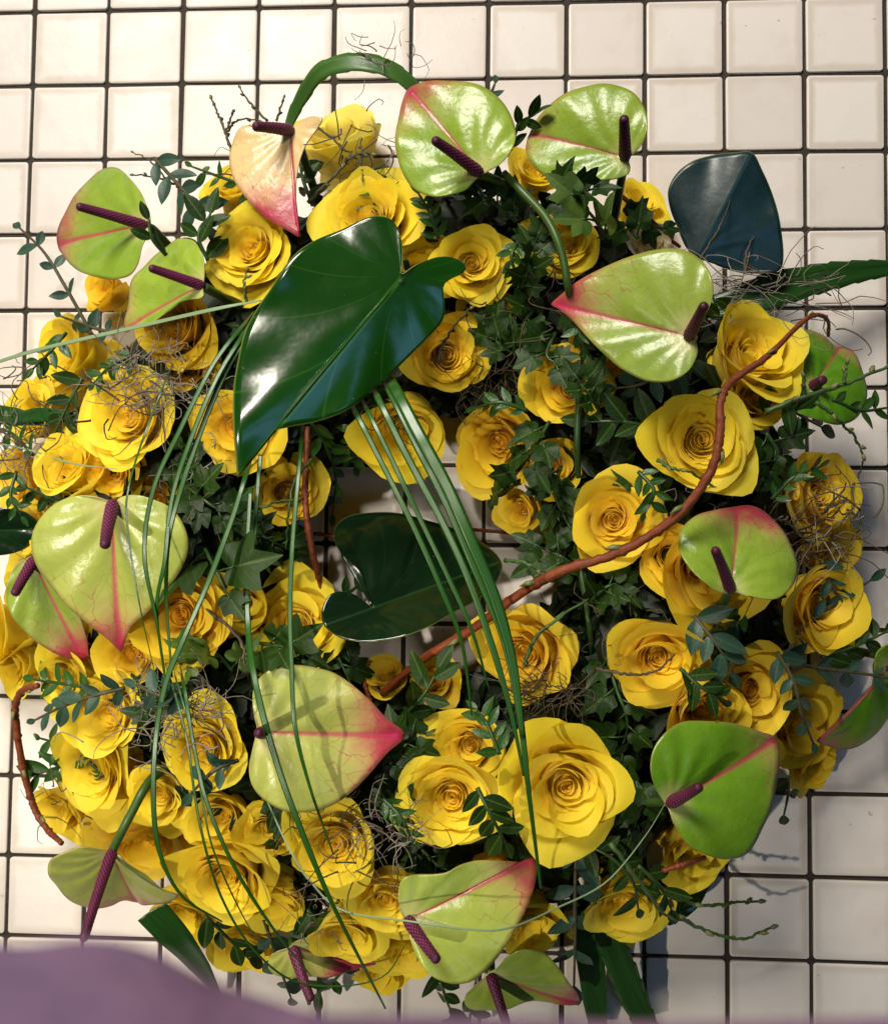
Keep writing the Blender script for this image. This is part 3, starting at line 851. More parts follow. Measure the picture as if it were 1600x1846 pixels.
ANTH = [
 dict(out=half([(1068,835),(1052,780),(1060,680),(1078,590),(1110,520),(1150,470),(1170,440),(1120,432),(1080,447),(1040,470),(1000,482),(940,478),(905,465),(870,480),(840,530),(832,580),(842,640),(870,690),(910,740),(960,785),(1020,815)]),
      at=(524,236), tip=(533,415), za=.116, zt=.124, roll=10, sp=(457,228), spz=.140, r=11, col=(.46,.85,.0), bulge=.25, droop=.3,
      label="cream and pink spathe hanging down like a bird's wing, upper left of wreath"),
 dict(out=half([(178,868),(190,800),(210,760),(250,710),(300,660),(350,615),(395,598),(440,615),(490,660),(530,715),(545,770),(540,815),(548,850),(535,900),(515,960),(480,1000),(430,1012),(370,1008),(310,990),(260,960),(215,915)]),
      at=(264,408), tip=(90,433), za=.112, zt=.088, roll=8, sp=(137,371), spz=.135, r=10, col=(.72,.05,.15),
      label="green spathe with dark red rim at far upper left, long purple spadix across it"),
 dict(out=half([(418,1182),(440,1110),(455,1060),(480,1000),(520,960),(570,910),(620,880),(670,867),(715,880),(745,930),(750,990),(738,1035),(740,1075),(690,1085),(640,1100),(580,1150),(520,1165),(460,1175)]),
      at=(366,516), tip=(210,590), za=.140, zt=.118, roll=14, sp=(268,482), spz=.158, r=9.5, col=(.80,.05,.05), stem=[(366,516,.136),(400,535,.125),(440,555,.09)],
      label="small plain green spathe overlapping the far upper left one, above golden rose"),
 dict(out=[(731,150),(750,143),(790,142),(830,145),(870,158),(900,180),(920,210),(930,245),(925,275),(905,298),(880,310),(866,318),(852,330),(835,348),(800,360),(775,357),(745,340),(725,310),(714,270),(713,235),(718,200),(724,170)],
      at=(864,312), tip=(733,150), za=.142, zt=.138, roll=-4, sp=(779,250), spz=.165, r=11, col=(.70,.05,.0), stem=[(864,318,.138),(905,330,.125),(940,350,.10)],
      label="broad lime spathe with pink corner at top centre of wreath, purple spadix pointing left"),
 dict(out=half([(300,468),(345,405),(420,345),(480,315),(560,302),(620,308),(680,335),(720,390),(735,450),(725,510),(690,550),(665,575),(672,610),(660,635),(600,655),(500,660),(410,655),(350,625),(310,585),(290,540),(291,500)],800),
      at=(1126,284), tip=(949,234), za=.122, zt=.112, roll=-9, sp=(1124,210), spz=.150, r=11, col=(.86,.05,.05), stem=[(1126,288,.118),(1118,330,.10),(1105,400,.07)],
      label="lime spathe at top right of wreath with upright dark spadix near its right edge"),
 dict(out=half([(372,1086),(420,1050),(500,1000),(580,960),(680,925),(760,905),(830,900),(890,915),(940,955),(968,1010),(972,1070),(950,1130),(915,1190),(898,1215),(912,1262),(905,1300),(885,1340),(845,1370),(790,1382),(720,1372),(640,1330),(570,1270),(510,1210),(450,1145),(400,1104)],800),
      at=(1241,607), tip=(987,543), za=.150, zt=.132, roll=-9, sp=(1270,548), spz=.178, r=11, col=(.62,.10,.10),
      label="large pointed spathe with strong pink midrib and red tip, right of centre near top"),
 dict(out=half([(1435,45),(1470,65),(1500,130),(1530,200),(1525,250),(1490,300),(1440,325),(1380,330),(1300,310),(1240,280),(1195,258),(1180,200),(1195,120),(1230,50),(1275,5),(1310,-10),(1360,10),(1400,42)],800,600),
      at=(1464,696), tip=(1516,622), za=.085, zt=.072, roll=-6, sp=(1484,684), spz=.100, r=10, col=(.80,.0,.85), bend=.05,
      label="dark green spathe at right edge behind the hooked red stem"),
 dict(out=half([(1080,603),(1130,605),(1180,630),(1230,690),(1260,750),(1280,830),(1275,880),(1245,925),(1200,960),(1150,968),(1090,955),(1050,932),(1000,940),(960,930),(910,890),(870,840),(850,790),(850,730),(870,690),(920,650),(980,630),(1030,615)],800,600),
      at=(1315,1062), tip=(1338,902), za=.145, zt=.128, roll=4, sp=(1287,988), spz=.172, r=10.5, col=(.66,.05,.15), bend=.20, stem=[(1315,1066,.142),(1300,1090,.12),(1270,1120,.08)],
      label="round green spathe with pink top on right side, spadix leaning left"),
 dict(out=half([(1224,272),(1220,340),(1210,410),(1195,480),(1170,550),(1130,630),(1090,680),(1040,698),(980,692),(900,660),(850,620),(815,560),(803,505),(780,470),(745,420),(730,370),(735,320),(760,270),(800,230),(860,203),(940,198),(1020,203),(1090,220),(1160,245)],800,1200),
      at=(1207,1447), tip=(1411,1337), za=.128, zt=.112, roll=8, sp=(1262,1417), spz=.155, r=11, col=(.80,.0,.55), stem=[(1205,1448,.124),(1180,1446,.11),(1130,1445,.07)],
      label="big glossy deep green spathe with dark red tip at bottom right"),
 dict(out=half([(1930,698),(1935,770),(1910,850),(1870,930),(1820,1010),(1760,1090),(1700,1135),(1640,1142),(1590,1130),(1550,1105),(1510,1050),(1475,970),(1460,920),(1440,870),(1437,810),(1450,765),(1490,750),(1560,748),(1610,740),(1660,715),(1730,702),(1820,708),(1885,714)],0,1200),
      at=(735,1658), tip=(966,1549), za=.125, zt=.118, roll=-6, sp=(790,1734), spz=.148, r=11, col=(.66,.15,.0),
      label="lime spathe with red tip pointing up right at bottom centre"),
 dict(out=half([(492,1252),(470,1180),(430,1110),(380,1050),(320,1015),(270,1010),(220,1040),(185,1085),(150,1115),(110,1140),(80,1170),(75,1210),(100,1232),(160,1230),(230,1222),(300,1215),(380,1225),(430,1245)],800,1200),
      at=(884,1756), tip=(1046,1826), za=.075, zt=.058, roll=25, sp=(914,1850), spz=.085, r=10, col=(.62,.10,.10),
      label="narrow side-on green spathe at the very bottom edge, right of the bottom lime one"),
 dict(out=half([(1460,258),(1390,190),(1330,120),(1260,60),(1190,20),(1110,0),(1050,-5),(990,5),(940,40),(915,90),(915,150),(930,215),(925,250),(913,300),(903,360),(910,420),(940,470),(990,505),(1050,525),(1110,528),(1170,515),(1230,485),(1290,435),(1340,380),(1395,318)],0,1200),
      at=(474,1320), tip=(728,1329), za=.138, zt=.132, roll=0, sp=(467,1321), spz=.178, r=11, col=(.58,.25,.0), bend=.08,
      label="flat lime spathe with bright red tip pointing right, lower left of centre"),
 dict(out=half([(410,1168),(370,1110),(310,1050),(240,980),(170,900),(135,830),(120,750),(140,690),(190,630),(250,595),(310,582),(370,590),(408,612),(450,590),(510,583),(570,600),(620,625),(660,670),(685,730),(680,790),(650,860),(600,930),(530,1010),(470,1060),(430,1125)],0,600),
      at=(205,908), tip=(205,1182), za=.142, zt=.128, roll=0, sp=(189,987), spz=.168, r=12, col=(.66,.20,.0),
      label="largest lime spathe on left side with red tip pointing down and shiny face"),
 dict(out=half([(297,1198),(220,1170),(150,1130),(90,1070),(45,1000),(30,930),(50,860),(80,820),(112,812),(140,840),(190,890),(240,930),(280,1000),(305,1070),(310,1140)],0,600),
      at=(62,1010), tip=(147,1199), za=.108, zt=.095, roll=0, sp=(26,1073), spz=.128, r=10.5, col=(.60,.10,.30),
      label="darker green spathe half hidden behind the largest left one at picture edge"),
 dict(out=half([(490,882),(440,858),(400,862),(340,855),(290,830),(240,790),(205,740),(192,690),(205,650),(250,630),(310,622),(360,640),(402,668),(450,680),(510,705),(560,735),(610,770),(652,800),(600,835),(540,860)],0,1200),
      at=(203,1534), tip=(243,1640), za=.110, zt=.080, roll=0, sp=(150,1698), spz=.150, r=10, col=(.70,.25,.10), bulge=.6, stem=[(203,1532,.106),(235,1470,.115),(278,1400,.10)],
      label="heart-shaped dull green spathe at bottom left corner, long spadix hanging over tiles"),
 dict(out=half([(1358,1104),(1330,1060),(1280,1010),(1200,980),(1120,970),(1070,985),(1045,1015),(1000,1025),(970,1050),(975,1085),(1020,1110),(1100,1115),(1200,1116),(1280,1108)],0,1200),
      at=(528,1708), tip=(679,1752), za=.070, zt=.056, roll=20, sp=(562,1806), spz=.085, r=10, col=(.35,.25,.05),
      label="thin pink-veined spathe seen edge-on at the bottom, left of the bottom lime one"),
 dict(out=half([(1366,296),(1420,270),(1480,220),(1520,150),(1540,70),(1545,0),(1560,-50),(1610,-90),(1660,-60),(1650,60),(1625,150),(1595,215),(1550,275),(1490,312),(1430,322)],800,1200),
      at=(1602,1200), tip=(1483,1350), za=.070, zt=.055, roll=-30, sp=(1640,1240), spz=.085, r=9, col=(.80,.0,.75), bulge=.1, droop=.2,
      label="curved horn-like green spathe with red tip at right edge over shaded tiles"),
]
def build_anth(i, a):
    kw = {k: a[k] for k in ('bulge', 'droop', 'bend', 'ripple', 'fold', 'tipcurl') if k in a}
    V, Fc, U, rim, M, A, xa, ya, na, L = heart(a['out'], a['at'], a['tip'], a['za'], a['zt'], a.get('roll', 0), seed=40 + i, **kw)
    st = a.get('stem')
    if st is None:
        p, n, t = ring_point(*a['at'])
        c = A - na * 0.010
        d = Vector((p.x, p.y, 0)) - Vector((C0.x, C0.y, 0))
        foot = Vector((C0.x, C0.y, 0)) + d.normalized() * RC
        end = Vector((0.5 * A.x + 0.5 * foot.x, 0.5 * A.y + 0.5 * foot.y, max(0.03, A.z - 0.075)))
        pts = [A - na * 0.0005, c, (c + end) / 2 - Vector((0, 0, 0.004)), end]
    else:
        pts = [A - na * 0.0005] + [P(*q) for q in st[1:]]
        last = pts[-1]
        pts.append(Vector((last.x, last.y, 0.03)))
    base = Vector(pts[-1])
    root = thing("anthurium", a['label'], "anthurium", Matrix.Translation(base), "anthurium flowers in the wreath")
    sp = put("spathe", mk("spathe", V, Fc, MT['spathe'], U, {'rim': rim}), root, M, tuple(a['col']) + (1,))
    solid(sp, 0.0006)
    r = a['r'] * px2m(a['za'])
    me, Ms = spadix_mesh(A + na * 0.0005, P(*a['sp'], a['spz']), r, 0.03)
    put("spadix", me, root, Ms)
    me, Mt = tube("stem", pts, [0.0024, 0.0023, 0.0026, 0.003], MT['stem'], 9)
    put("stem", me, root, Mt)
for i, a in enumerate(ANTH): build_anth(i, a)

LEAVES = [
 dict(out=[(428,862),(440,820),(470,785),(520,770),(570,760),(620,742),(660,715),(700,680),(740,640),(770,610),(800,575),(803,545),(800,515),(815,500),(840,487),(838,470),(815,460),(785,462),(750,478),(722,497),(724,470),(722,430),(710,400),(690,390),(660,392),(620,410),(570,430),(530,460),(495,510),(460,560),(440,600),(428,650),(420,700),(420,760),(424,820)],
      at=(721,504), tip=(427,862), za=.166, zt=.170, roll=-12, mat='big', bulge=0.0, droop=.05, bend=.02, asym=-.17, ripple=.012,
      label="large glossy dark green heart-shaped leaf lying over the roses at centre top", stem=[(721,504,.17),(735,540,.14),(760,560,.08)]),
 dict(out=half([(1805,810),(1740,745),(1655,702),(1560,670),(1480,645),(1400,630),(1310,625),(1250,640),(1212,680),(1205,730),(1230,790),(1290,850),(1312,900),(1326,960),(1338,986),(1312,968),(1275,942),(1225,934),(1185,950),(1160,1000),(1165,1050),(1210,1100),(1280,1128),(1370,1130),(1460,1115),(1540,1080),(1620,1030),(1700,985),(1770,925),(1805,865)],0,600),
      at=(672,1096), tip=(905,1010), za=.088, zt=.066, roll=-14, mat='dark', bulge=.06, droop=.30, bend=.05, asymn=.62,
      label="dark heart-shaped leaf lying in the opening of the wreath on the tiles", stem=[(672,1096,.088),(690,1110,.06),(690,1150,.03)]),
 dict(out=half([(1112,546),(1150,610),(1190,700),(1215,800),(1228,920),(1205,980),(1100,985),(1000,960),(910,928),(870,890),(840,820),(815,740),(808,680),(840,620),(900,575),(980,552),(1050,546)],800),
      at=(1255,462), tip=(1357,273), za=.066, zt=.086, roll=0, mat='teal', bulge=-.28, droop=-.2, bend=.1, ripple=.016,
      label="folded dark blue-green leaf standing out over the tiles at upper right", stem=[(1255,462,.068),(1235,490,.06),(1200,540,.05)]),
 dict(out=[(72,957),(52,930),(20,917),(-20,914),(-60,925),(-80,955),(-60,990),(-20,1000),(20,998),(52,985)],
      at=(-75,957), tip=(72,957), za=.060, zt=.056, roll=18, mat='dark', label="dark green leaf cut by the left picture edge beside largest left spathe", stem=[(-75,957,.06),(-60,990,.05),(-20,1000,.03)]),
 dict(out=half([(1014,700),(1000,740),(960,800),(900,880),(840,920),(800,932),(775,880),(760,800),(780,740),(850,700),(940,690)],800,1200),
      at=(1190,1655), tip=(1308,1552), za=.030, zt=.022, roll=0, mat='dark', label="dark leaf lying flat on tiles under the bottom right spathe", stem=[(1190,1655,.03),(1175,1640,.03),(1150,1610,.03)]),
]
for i, a in enumerate(LEAVES):
    kw = {k: a[k] for k in ('bulge', 'droop', 'bend', 'ripple', 'asym', 'asymn') if k in a}
    V, Fc, U, rim, M, A, xa, ya, na, L = heart(a['out'], a['at'], a['tip'], a['za'], a['zt'], a['roll'], seed=80 + i, n=150, rings=18, vamp=0.0012, **kw)
    pts = [A] + [P(*q) for q in a['stem'][1:]]
    root = thing("heart_leaf", a['label'], "leaf", Matrix.Translation(pts[-1]))
    b = put("blade", mk("blade", V, Fc, MT[a['mat']], U, {'rim': rim}), root, M); solid(b, 0.0005)
    me, Mt = tube("leaf_stalk", pts, 0.002, MT['darkstem'], 8)
    put("leaf_stalk", me, root, Mt)

# ------------------------------------------------------------------ strap leaves
def strap(pts, w, label, mat='strap', teeth=True, up=(0, 0, 1), fold=0.22, twist=0.0, name="strap_leaf"):
    q = cat_rom([tuple(P(*p)) for p in pts], 60)
    n = len(q)
    T = np.gradient(q, axis=0); T /= np.linalg.norm(T, axis=1)[:, None]
    t = np.linspace(0, 1, n)
    ww = np.interp(t, np.linspace(0, 1, len(w)), w) * px2m(0.06) / 2
    V, U = [], []
    o = q[0].copy()
    upv = np.array(up, float)
    for i in range(n):
        s = np.cross(T[i], upv); s /= np.linalg.norm(s)
        b = np.cross(s, T[i])
        a = twist * (t[i] - .5)
        s, b = s * math.cos(a) + b * math.sin(a), b * math.cos(a) - s * math.sin(a)
        k = 1.0 + (0.16 * (1 - (t[i] * 9) % 1) if teeth else 0)
        for (x, h) in ((-1, fold), (-.5, fold * .35), (0, 0), (.5, fold * .35), (1, fold)):
            kk = k if abs(x) == 1 else 1
            V.append(q[i] - o + s * x * ww[i] * kk + b * h * ww[i]); U.append((x * .5 + .5, t[i]))
    Fc = [(i * 5 + j, i * 5 + j + 1, (i + 1) * 5 + j + 1, (i + 1) * 5 + j) for i in range(n - 1) for j in range(4)]
    ob = put(name, mk(name, V, Fc, MT[mat], U), None, Matrix.Translation(o))
    solid(ob, 0.0004)
    tag(ob, label, "leaf")
    return ob
strap([(790,215,.060),(748,160,.072),(700,124,.078),(640,112,.078),(580,128,.070),(546,172,.058),(522,222,.050),(515,260,.05)], [22,28,32,34,30,24,16,8], mat='straplight', fold=0.08, twist=0.9, label= "toothed green strap leaf arching over the tiles at the top of the wreath")
strap([(1290,560,.045),(1380,528,.050),(1480,502,.046),(1560,488,.035),(1640,480,.025)], [50,62,50,36,20], "dark blue-green toothed strap leaf reaching to the right picture edge")
strap([(1070,1600,.060),(1095,1680,.050),(1130,1770,.030),(1165,1850,.012)], [30,46,50,40], "wide dark strap leaf running down right at the bottom of the wreath")
strap([(1052,1630,.050),(1062,1720,.040),(1072,1800,.025),(1078,1860,.012)], [40,50,46,30], "short dark strap leaf pointing straight down beside the wide one", teeth=False)
strap([(275,1640,.060),(320,1690,.050),(360,1740,.030),(395,1795,.008)], [60,56,40,10], "lance-shaped green leaf pointing to the tiles at bottom left", teeth=False)
strap([(30,755,.060),(70,748,.070),(130,752,.075),(200,765,.070)], [20,26,22,8], "narrow dark leaf beside the left rose, above the far left edge rose", teeth=False)
strap([(-20,745,.055),(30,752,.060),(80,760,.065)], [36,34,14], "dark leaf tip entering from left picture edge over bare tiles", teeth=False)

# ------------------------------------------------------------------ bear grass blades
def blade(pts, wpx, label, mat='grass', up=None):
    a, b = pts[0], pts[1]
    if a[2] > 0.12 and a[0] > 0:     # the blade grows out of the ring
        pts = [(a[0] - (b[0] - a[0]) * .35, a[1] - (b[1] - a[1]) * .35, a[2] - .06)] + list(pts)
    rb = random.Random(int(a[0] * 7 + a[1]))
    pts = [pts[0]] + [(x + rb.uniform(-3, 3), y + rb.uniform(-2, 2), z + rb.uniform(-.002, .002)) for x, y, z in pts[1:]]
    wp = [P(*p) for p in pts]
    w = wpx * px2m(0.15) / 2
    me, M = tube("grass_blade", wp, [w * .8, w, w, w * .9, w * .35], MT[mat], 6, flat=0.22, n=60)
    ob = put("grass_blade", me, None, M)
    tag(ob, label, "grass blade", "long grass blades draped over the wreath")
blade([(-60,672,.10),(60,635,.115),(240,590,.135),(390,558,.150),(470,540,.150)], 8, "pale stiff grass blade reaching out left over the tiles", 'grass_pale')
blade([(440,585,.155),(385,655,.168),(325,770,.172),(280,880,.170),(262,1000,.168),(282,1120,.158),(300,1215,.145)], 9, "left outermost grass blade curving down over the largest left spathe")
blade([(448,588,.156),(395,680,.170),(345,800,.175),(312,900,.174),(296,1010,.170),(285,1100,.16),(298,1230,.145)], 9, "second grass blade from left, bending over the largest left spathe")
blade([(455,592,.154),(405,680,.166),(355,795,.172),(320,900,.172),(300,985,.168),(303,1090,.158),(310,1220,.148)], 10, "third grass blade from left, close beside the second one")
blade([(300,690,.140),(262,780,.148),(232,880,.168),(228,950,.168),(250,1090,.160),(285,1230,.145)], 4, "thread-thin grass blade crossing the spadix of the largest left spathe")
blade([(450,845,.140),(420,940,.150),(375,1050,.152),(330,1150,.150),(300,1230,.150),(280,1330,.152),(276,1450,.150),(290,1540,.142),(330,1615,.130),(400,1660,.11)], 11, "bright green blade from the large leaf's tip curling down to bottom left")
blade([(545,770,.140),(538,860,.150),(530,980,.155),(525,1100,.156),(523,1200,.160),(533,1310,.162),(560,1420,.155),(600,1540,.140)], 9, "straight upright blade hanging over the flat lime spathe's left half")
blade([(452,880,.120),(445,1000,.130),(448,1120,.140),(462,1230,.160),(500,1370,.165),(545,1500,.160),(605,1640,.145),(695,1820,.090)], 12, "long blade running from left of the opening to the bottom picture edge")
blade([(470,820,.110),(462,930,.118),(455,1030,.122)], 10, "short blade stub behind the tip of the large heart leaf")
blade([(635,735,.150),(690,840,.158),(745,950,.160),(795,1060,.158),(835,1160,.150),(850,1290,.130)], 10, "leftmost blade of the central bundle, ending above the open rose")
blade([(655,728,.150),(705,830,.160),(760,940,.162),(812,1050,.160),(850,1140,.155),(880,1240,.14)], 9, "second blade from left in the central grass bundle")
blade([(680,712,.152),(735,820,.164),(790,930,.166),(840,1040,.166),(885,1160,.164),(920,1280,.160),(942,1400,.155)], 13, "third blade from left in the central bundle, broad and mid green")
blade([(698,700,.152),(752,810,.166),(800,900,.168),(850,1010,.168),(905,1150,.166),(935,1280,.162),(955,1430,.155),(972,1600,.13)], 14, "longest central blade reaching down to the red tip of bottom spathe")
blade([(706,695,.156),(755,780,.170),(800,870,.173),(845,965,.172),(890,1080,.170),(925,1200,.166),(945,1330,.160)], 22, "widest central blade with blue sheen at the right of the bundle")
blade([(330,1230,.150),(350,1350,.155),(375,1450,.155),(420,1560,.150),(490,1670,.13),(560,1760,.10)], 8, "long blade crossing the crumpled rose toward the thin pink-veined spathe")
blade([(305,1225,.148),(335,1330,.152),(352,1440,.152),(370,1530,.146),(400,1620,.13),(450,1700,.11),(520,1765,.09),(600,1780,.08),(690,1760,.08),(735,1700,.09)], 5, "thin blade looping along the bottom of the wreath")
blade([(320,1225,.148),(345,1320,.153),(362,1430,.153),(385,1530,.148),(430,1640,.13),(480,1720,.10)], 4, "very thin blade beside the loop at lower left")
blade([(480,1440,.12),(520,1530,.13),(560,1590,.13),(620,1640,.13),(740,1662,.145),(850,1675,.150),(920,1672,.145),(1000,1640,.13),(1090,1590,.12),(1160,1510,.12),(1205,1440,.13)], 4, "hair-thin blade swinging over the bottom spathe to the bottom right spathe", 'grass_pale')
blade([(-20,795,.07),(60,815,.085),(130,838,.10),(215,845,.125)], 4, "thin blade lying across roses at the far left", 'grass_pale')

# ------------------------------------------------------------------ willow and dogwood stems
def willow(pts, rpx, label, mat='red', name="willow_stem", nodes=True, seed=0):
    wp = [P(*p) for p in pts]
    z = sum(p[2] for p in pts) / len(pts)
    rad = [r * px2m(z) for r in rpx]
    root = thing(name, label, "stem", Matrix.Translation(wp[0]))
    n = 12 * len(wp)
    q = cat_rom([tuple(p) for p in wp], n)
    rr = np.interp(np.linspace(0, 1, n), np.linspace(0, 1, len(rad)), rad)
    rb = np.random.RandomState(seed + 5)
    if mat == 'red':
        rr = rr * (1 + 0.05 * np.sin(np.arange(n) * 0.37 + seed) + 0.02 * rb.randn(n))
        for k in range(5, n - 3, 11): rr[k] *= 1.26
        q[1:-1] += rb.randn(n - 2, 3) * rr[1:-1, None] * 0.07
    V, Fc, U = tube_geo(q - q[0], rr, 10)
    put("bark", mk("bark", V, Fc, MT[mat], U), root, Matrix.Translation(q[0]))
    if nodes:
        rs = np.random.RandomState(seed)
        for k in range(5, n - 3, 22):
            d = q[k + 1] - q[k]; d /= np.linalg.norm(d)
            s = np.cross(d, rs.randn(3)); s /= np.linalg.norm(s)
            if s[2] < 0: s = -s
            b0 = q[k] + s * rr[k] * 0.6
            g = tube_geo([np.zeros(3), d * rr[k] * 1.1 + s * rr[k] * .6, d * rr[k] * 2.4 + s * rr[k] * .8], np.array([.5, .45, .08]) * rr[k], 6)
            put("bud", mk("bud", g[0], g[1], MT['bud']), root, Matrix.Translation(b0))
    return root
willow([(1492,606,.120),(1491,578,.130),(1470,568,.138),(1440,585,.142),(1385,640,.148),(1318,688,.152),(1298,725,.155),(1296,790,.158),(1280,850,.158),(1235,915,.155),(1180,960,.150),(1105,1000,.145),(1010,1030,.138),(930,1075,.125),(850,1135,.110),(760,1190,.095),(690,1250,.075)],
       [3,3.5,4,4.5,5.5,6.5,7.5,8,8,8.5,8.5,8.5,9,9,9,8.5,8], "thick red-brown willow stem sweeping from right rim to the opening", seed=1)
willow([(68,1236,.090),(40,1246,.080),(28,1280,.070),(34,1340,.062),(48,1410,.055),(66,1465,.052),(88,1498,.055),(112,1520,.065)], [5,6,6.5,6.5,6.5,6,5.5,5], "orange-brown willow loop over bare tiles at lower left", seed=2)
willow([(555,770,.080),(552,840,.085),(550,900,.090),(560,980,.090),(572,1030,.085),(583,1075,.075)], [5.5,6,6,6,5.5,5], "thin red stem hanging down left of the wreath's opening", nodes=False)
willow([(565,962,.030),(640,968,.028),(740,962,.026),(840,955,.030),(935,962,.036)], [3.5,3.5,3.5,3.5,3], "thin red stem crossing the opening low above the tiles", nodes=False)
willow([(1100,335,.070),(1130,362,.072),(1165,390,.070),(1200,425,.065),(1225,445,.06)], [4,4.5,4.5,4,3], "short red twig beside the folded blue-green leaf", nodes=False)
willow([(1188,1572,.090),(1225,1560,.095),(1270,1546,.090)], [4,5,4], "short dark red twig under the bottom right spathe", nodes=False)
willow([(655,1225,.07),(668,1265,.07),(690,1300,.06)], [4,4,3], "short red twig end right of the flat lime spathe's upper edge", nodes=False)
willow([(908,312,.130),(945,350,.135),(985,395,.138),(1010,450,.140),(1024,520,.135),(1030,560,.110)], [7,7.5,8,7.5,7,6.5], "thick bent green flower stem between the top spathes and pink-ribbed spathe", 'stem', "flower_stem", False)
willow([(1045,650,.110),(1042,730,.112),(1040,800,.108),(1042,860,.095)], [6,6,6,5], "upright dark green stem running down past the deep yellow cupped rose", 'darkstem', "flower_stem", False)
willow([(1040,1000,.09),(1055,1080,.095),(1065,1160,.09),(1068,1210,.07)], [5,5,5,4], "dark stem in the shade below the thick willow stem", 'darkstem', "flower_stem", False)

# ------------------------------------------------------------------ leaf shapes for sprigs
def oval_leaf(kind, seed, mat):
    rs = np.random.RandomState(seed)
    nu, nv = 7, 10
    V, U = [], []
    for i in range(nv):
        s = i / (nv - 1)
        if kind == 'euc': w = 0.23 * math.sin(math.pi * s ** 0.92) ** 0.85
        elif kind == 'myr': w = 0.20 * math.sin(math.pi * s ** 0.85) ** 0.9
        else: w = 0.24 * math.sin(math.pi * s ** 0.9) ** 0.8
        w = max(w, 0.006)
        for j in range(nu):
            y = -1 + 2 * j / (nu - 1)
            h = 0.16 * abs(y) * w * 1.2 - (0.10 + 0.10 * rs.rand() * 0) * s * s + 0.02 * math.sin(6 * s + seed) * y
            V.append((s, y * w, h)); U.append((s, y * w))
    Fc = [(i * nu + j, (i + 1) * nu + j, (i + 1) * nu + j + 1, i * nu + j + 1) for i in range(nv - 1) for j in range(nu - 1)]
    return mk("leaf", V, Fc, MT[mat], U)

def ivy_leaf(seed, mat):
    rs = np.random.RandomState(seed)
    tab = [(0, 1.0), (12, .82), (26, .60), (38, .72), (50, .84), (62, .70), (78, .52), (95, .58), (112, .60), (130, .50), (155, .34), (180, .12)]
    k = 1 + 0.12 * rs.randn(len(tab))
    A_ = np.array([t[0] for t in tab]); r1 = np.array([t[1] for t in tab]) * k; r2 = np.array([t[1] for t in tab]) * (1 + 0.08 * rs.randn(len(tab)))
    r2[0] = r1[0]; r2[-1] = r1[-1]
    n, rings = 44, 4
    V, U = [(0, 0, 0)], [(0, 0)]
    for q in range(1, rings + 1):
        t = q / rings
        for i in range(n):
            a = 360.0 * i / n
            rr = np.interp(a, A_, r1) if a <= 180 else np.interp(360 - a, A_, r2)
            x, y = rr * t * math.cos(R(a)) * .72, rr * t * math.sin(R(a)) * .72
            h = 0.22 * abs(y) - 0.25 * (x * x + y * y) + 0.04 * math.sin(4 * R(a) + seed) * t * t
            V.append((x, y, h)); U.append((x, y))
    Fc = [(0, 1 + i, 1 + (i + 1) % n) for i in range(n)]
    for q in range(rings - 1):
        o = 1 + q * n
        for i in range(n): Fc.append((o + i, o + n + i, o + n + (i + 1) % n, o + (i + 1) % n))
    return mk("leaf", V, Fc, MT[mat], U)

LEAF = {'euc': [oval_leaf('euc', s, 'euc') for s in range(3)], 'myr': [oval_leaf('myr', s, 'myr') for s in range(3)],
        'rus': [oval_leaf('rus', s, 'ivy') for s in range(3)], 'ivy': [ivy_leaf(s, 'ivy') for s in range(4)], 'ivp': [ivy_leaf(s + 9, 'ivypale') for s in range(3)]}
NAME = {'euc': ("eucalyptus_sprig", "sprig"), 'myr': ("myrtle_sprig", "sprig"), 'rus': ("leafy_sprig", "sprig"), 'ivy': ("ivy_sprig", "ivy"), 'ivp': ("ivy_sprig", "ivy")}
GROUP = {'euc': "eucalyptus sprigs in the wreath", 'myr': "myrtle sprigs in the wreath", 'rus': "leafy sprigs in the wreath", 'ivy': "ivy sprigs in the wreath", 'ivp': "ivy sprigs in the wreath"}

def sprig(kind, pts, size, pairs, label, seed, opposite=None, tilt=0.35):
    rs = np.random.RandomState(seed)
    wp = [P(*p) for p in pts]
    root = thing(NAME[kind][0], label, NAME[kind][1], Matrix.Translation(wp[0]), GROUP[kind])
    z = sum(p[2] for p in pts) / len(pts)
    sz = size * px2m(z)
    me, M = tube("stem", wp, [0.0011, 0.0010, 0.0006], MT['twig' if kind in ('euc',) else 'darkstem'], 6)
    put("stem", me, root, M)
    q = cat_rom([tuple(p) for p in wp], 60)
    opp = opposite if opposite is not None else kind in ('euc', 'myr')
    for k in range(pairs + 1):
        f = 0.06 + 0.94 * k / max(1, pairs)
        i = min(58, int(f * 58))
        d = Vector(q[i + 1] - q[i]).normalized()
        for sg in ((-1, 1) if opp else ((1,) if k % 2 else (-1,))):
            last = k == pairs
            if last and sg == 1 and opp: continue
            ang = R(rs.uniform(35, 75)) * sg if not last else R(rs.uniform(-15, 15))
            n = Vector((rs.randn() * tilt, rs.randn() * tilt, 1)).normalized()
            x = Matrix.Rotation(ang, 3, n) @ d
            x = x + Vector((0, 0, rs.uniform(-.25, .35))); x.normalize()
            yv = n.cross(x).normalized(); zv = x.cross(yv)
            s = sz * rs.uniform(.75, 1.15) * (1.0 if not last else .8)
            pos = Vector(q[i])
            if kind in ('ivy', 'ivp'):
                pet = pos + x * s * 0.45 + Vector((0, 0, s * .1))
                me, Mp = tube("leaf_stalk", [pos, (pos + pet) / 2 + Vector((0, 0, s * .08)), pet], 0.0006, MT['darkstem'], 5, n=6)
                put("leaf_stalk", me, root, Mp)
                pos = pet
            M = frame(pos, x * s, yv * s, zv * s)
            put("leaf", LEAF[kind][rs.randint(len(LEAF[kind]))], root, M)

